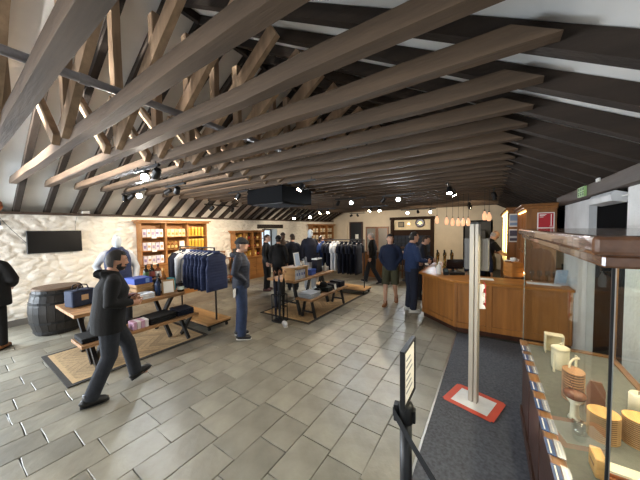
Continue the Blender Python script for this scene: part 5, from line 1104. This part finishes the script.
    if hatkind == 'beanie':
        shell(hc+HM @ V((0, -.006, .004)), (.092, .114, .132), lambda p: p.z > .028).build('beanie', hat, t, smooth=True)
        b = MB(); b.lathe([(1, -.018), (1.06, -.01), (1.06, .02), (1, .03)], 22, (0, 0, 0), .088, .11); b.v = [tuple(hp(v[0], v[1]-.006, v[2]+.035)) for v in b.v]; b.build('beanie_cuff', hat, t, smooth=True)
    if hatkind == 'cap':
        shell(hc+HM @ V((0, -.006, .006)), (.09, .113, .128), lambda p: p.z > .03).build('cap', hat, t, smooth=True)
        b = MB(); b.prism([(.07*math.cos(a), .085+.065*max(0, math.sin(a))) for a in [j*math.pi/8 for j in range(9)]], .038, .046); b.v = [tuple(hp(*v)) for v in b.v]; b.build('peak', hat, t)
    return t
PUFF = quilt('navy_puffer', '#1a2030', .05, .7); HOODIE = mat('black_hoodie', '#0a0a0c', rough=.92, var=.2, scale=15, bump=.2); BLUET = mat('navy_fleece', '#16233f', rough=.85, var=.15, scale=14, bump=.2); GREEN = mat('olive_cotton', '#4a4a38', rough=.9, var=.12)
DGREY = mat('dark_grey_cap', '#26272a', rough=.9, var=.2, scale=20, bump=.3)
# walking man
person('bearded man in black hoodie and dark jeans walking past the left table', (-3.68, 1.06, .002), (.12, 1), 1.70, lean=.13, head_yaw=-.12, head_pitch=-.12,
       arms={'r': {'e': (.27, -.05, 1.14), 'w': (.17, .19, 1.13)}, 'l': {'e': (-.25, .0, 1.14), 'w': (-.10, .24, 1.12)}},
       legs={'r': {'k': (.10, -.02, .50), 'a': (.10, -.21, .09)}, 'l': {'k': (-.10, .20, .53), 'a': (-.10, .27, .13), 'toe': .35}},
       top=HOODIE, hem=.78, bottom=JEAND, hair=HAIRD, hairkind='swept', beard=True, hood=True, vox=.012, fat=1.24)
# man in cap
person('man in dark cap, navy padded jacket and blue jeans standing with hands in pockets', (-3.64, 2.93, .002), (.72, .7), 1.77, head_yaw=.0, head_pitch=-.02,
       arms={'r': {'e': (.26, -.07, 1.17), 'w': (.15, .09, 1.0)}, 'l': {'e': (-.26, -.07, 1.17), 'w': (-.15, .09, 1.0)}}, pockets=True,
       legs={'r': {'k': (.10, .03, .5), 'a': (.11, .0, .085)}, 'l': {'k': (-.10, -.02, .5), 'a': (-.11, -.06, .085)}},
       top=PUFF, hem=.88, bottom=JEAN, shoe=BOOT, sole=SOLEW, hair=HAIRB, hairkind='short', hat=DGREY, hatkind='beanie', hood=True, vox=.012, fat=1.08, skin=SKINP)
t = thing('paper_bag', 'small white paper bag hanging at the hip of the man in cap', 'bag', (-3.52, 2.70, .80), R(-46)); MB().b2(-.08, .08, -.012, .012, 0, .11).build('body', WHITEP, t); MB().b2(-.08, .08, -.014, .014, .1, .115).build('fold', WHITEP, t)
# man at left edge
person('person in long black coat standing at the left edge of the picture', (-6.72, .40, .002), (-.8, .5), 1.76, lean=.06, top=BLACKC, hem=.72, bottom=BLACKC, hair=HAIRD, hairkind='short', hood=True, fat=1.5, vox=.015,
       legs={'r': {'k': (.12, .02, .5), 'a': (.13, .0, .085)}, 'l': {'k': (-.12, .0, .5), 'a': (-.13, -.02, .085)}}, arms={'r': {'e': (.32, -.02, 1.14), 'w': (.2, .22, 1.02)}, 'l': {'e': (-.32, -.02, 1.14), 'w': (-.2, .22, 1.02)}}, shoe=TAN)
# man in green shorts
person('man in navy hoodie and olive shorts walking towards the viewer', (-2.02, 6.12, .002), (.18, -.98), 1.77, lean=.03, head_yaw=.45, head_pitch=-.15,
       arms={'r': {'e': (.245, -.05, 1.15), 'w': (.14, .09, 1.0)}, 'l': {'e': (-.245, -.05, 1.15), 'w': (-.14, .09, 1.0)}}, pockets=True,
       legs={'r': {'k': (.10, .14, .51), 'a': (.10, .18, .085)}, 'l': {'k': (-.10, .02, .5), 'a': (-.10, -.25, .14), 'toe': -.45}},
       top=BLUET, hem=.86, bottom=GREEN, shorts=True, shoe=TAN, sole=SOLEW, hair=HAIRD, hairkind='short', hood=True, skin=SKINP, vox=.014, fat=1.04)
# older man behind
person('white haired man in dark jacket walking left behind the far rail', (-3.32, 8.22, .002), (-.95, -.3), 1.76, lean=.05, arms={'r': {'e': (.26, -.1, 1.14), 'w': (.2, .1, 1.05)}},
       legs={'r': {'k': (.1, .18, .52), 'a': (.1, .27, .1), 'toe': .2}, 'l': {'k': (-.1, -.02, .5), 'a': (-.1, -.25, .11), 'toe': -.25}}, top=BLACKC, hem=.84, bottom=JEAND, shoe=BOOT, sole=SOLEW, hair=HAIRG, hairkind='short', skin=SKINP, vox=.017)
# customer at the bar
person('man in blue jumper seen from behind standing at the corner of the bar', (-1.47, 5.90, .002), (.75, .66), 1.82, lean=.04, head_yaw=-.1, arms={'r': {'e': (.26, .02, 1.15), 'w': (.2, .24, 1.12)}, 'l': {'e': (-.26, -.02, 1.14), 'w': (-.17, .2, 1.05)}}, top=mat('royal_navy_jumper', '#1c3158', rough=.85, var=.12, scale=14), hem=.88, bottom=mat('navy_chinos', '#1b2235', rough=.9), shoe=SOLEW, sole=SOLEW, hair=HAIRD, vox=.014, skin=SKINP, fat=1.02)
tag(MB().box(-1.18, 5.99, 1.13, .10, .02, .15, rx=.4, rz=-.7).build('white_cup', WHITEP), 'white menu card held by the man in the blue jumper', 'card')
person('seated man in dark jacket leaning on the left end of the bar', (-1.56, 7.05, .002), (.95, .1), 1.72, lean=.22, head_pitch=-.1, arms={'r': {'e': (.26, .12, 1.16), 'w': (.12, .32, 1.15)}, 'l': {'e': (-.26, .12, 1.16), 'w': (-.12, .32, 1.15)}}, top=mat('slate_navy_jacket', '#232d42', rough=.85), hem=.86, bottom=JEAND, hair=HAIRB, vox=.017, skin=SKINP)
# staff
person('bald barman in black waistcoat bending to the lit shelves', (-.12, 8.35, .002), (.93, .35), 1.84, lean=.32, head_pitch=-.45, bald=True, hair=HAIRG, arms={'r': {'e': (.25, .22, 1.2), 'w': (.2, .44, 1.2)}, 'l': {'e': (-.25, .2, 1.2), 'w': (-.15, .42, 1.22)}}, top=BLACKC, hem=.86, bottom=BLACKC, vox=.015, skin=SKINP, topkind='tee')
person('member of staff in navy sleeves mostly hidden behind the stand', (-.22, 6.75, .002), (.2, -.98), 1.7, lean=.06, top=BLUET, bottom=BLACKC, hair=HAIRD, vox=.016, skin=SKINP)
# group in the middle distance
person('man in dark jacket standing before the glazed cabinet', (-5.78, 5.66, .002), (.75, .45), 1.76, head_yaw=-.1, top=mat('charcoal_jacket', '#23262a', rough=.9), hem=.84, bottom=BLACKC, shoe=mat('dark_red_shoe', '#4a2422', rough=.5), hair=HAIRB, vox=.015, skin=SKINP)
person('person in black coat and black bobble hat seen from behind', (-5.2, 5.58, .002), (-.55, .83), 1.73, top=BLACKC, hem=.8, bottom=BLACKC, hair=HAIRD, hat=BLACKC, hatkind='beanie', vox=.015, hood=True, fat=1.12)
person('man in navy padded jacket facing the group beside the far mannequin', (-5.14, 6.15, .002), (-.5, .6), 1.77, head_yaw=.5, top=PUFF, hem=.86, bottom=JEAND, hair=HAIRB, vox=.015, skin=SKINP, fat=1.08)
person('partly hidden shopper in peach top behind the far mannequin', (-4.85, 7.3, .002), (.7, .5), 1.66, top=mat('peach_top', '#c08a78', rough=.8), hem=.86, bottom=JEAND, hair=HAIRB, vox=.017, skin=SKINP)
# shop mannequins
MAN = mat('white_mannequin', '#c6d0da', rough=.35, var=.02)
person('white mannequin in navy gilet and pale grey top behind the left table', (-5.95, 1.91, .002), (.93, -.25), 1.86, top=GREYC, hem=.86, bottom=JEAND, skin=MAN, face=False, hairkind='none', vox=.014, kind='mannequin', catg='mannequin', gilet=NAVYQ, arms={'r': {'e': (.30, -.12, 1.18), 'w': (.20, .02, .98)}, 'l': {'e': (-.27, .0, 1.12), 'w': (-.24, .1, .88)}}, shoe=MAN, sole=MAN, curl=.3)
person('white mannequin in open navy jacket behind the middle table', (-4.66, 6.42, .002), (.85, -.5), 1.92, top=NAVY, hem=.80, bottom=GREYC, skin=MAN, face=False, hairkind='none', vox=.014, kind='mannequin', catg='mannequin', shoe=MAN, sole=MAN, fat=1.05, curl=.3)
person('mannequin in long dark brown waxed coat and hat beside the window group', (-5.95, 6.62, .002), (.6, -.7), 1.80, top=mat('brown_wax_coat', '#3a2c22', rough=.55, var=.15), hem=.55, bottom=BLACKC, skin=mat('brown_mannequin', '#4a3326', rough=.6), face=False, hairkind='none', hat=mat('brown_hat', '#241a14', rough=.8), hatkind='cap', vox=.016, kind='mannequin', catg='mannequin', fat=1.25)
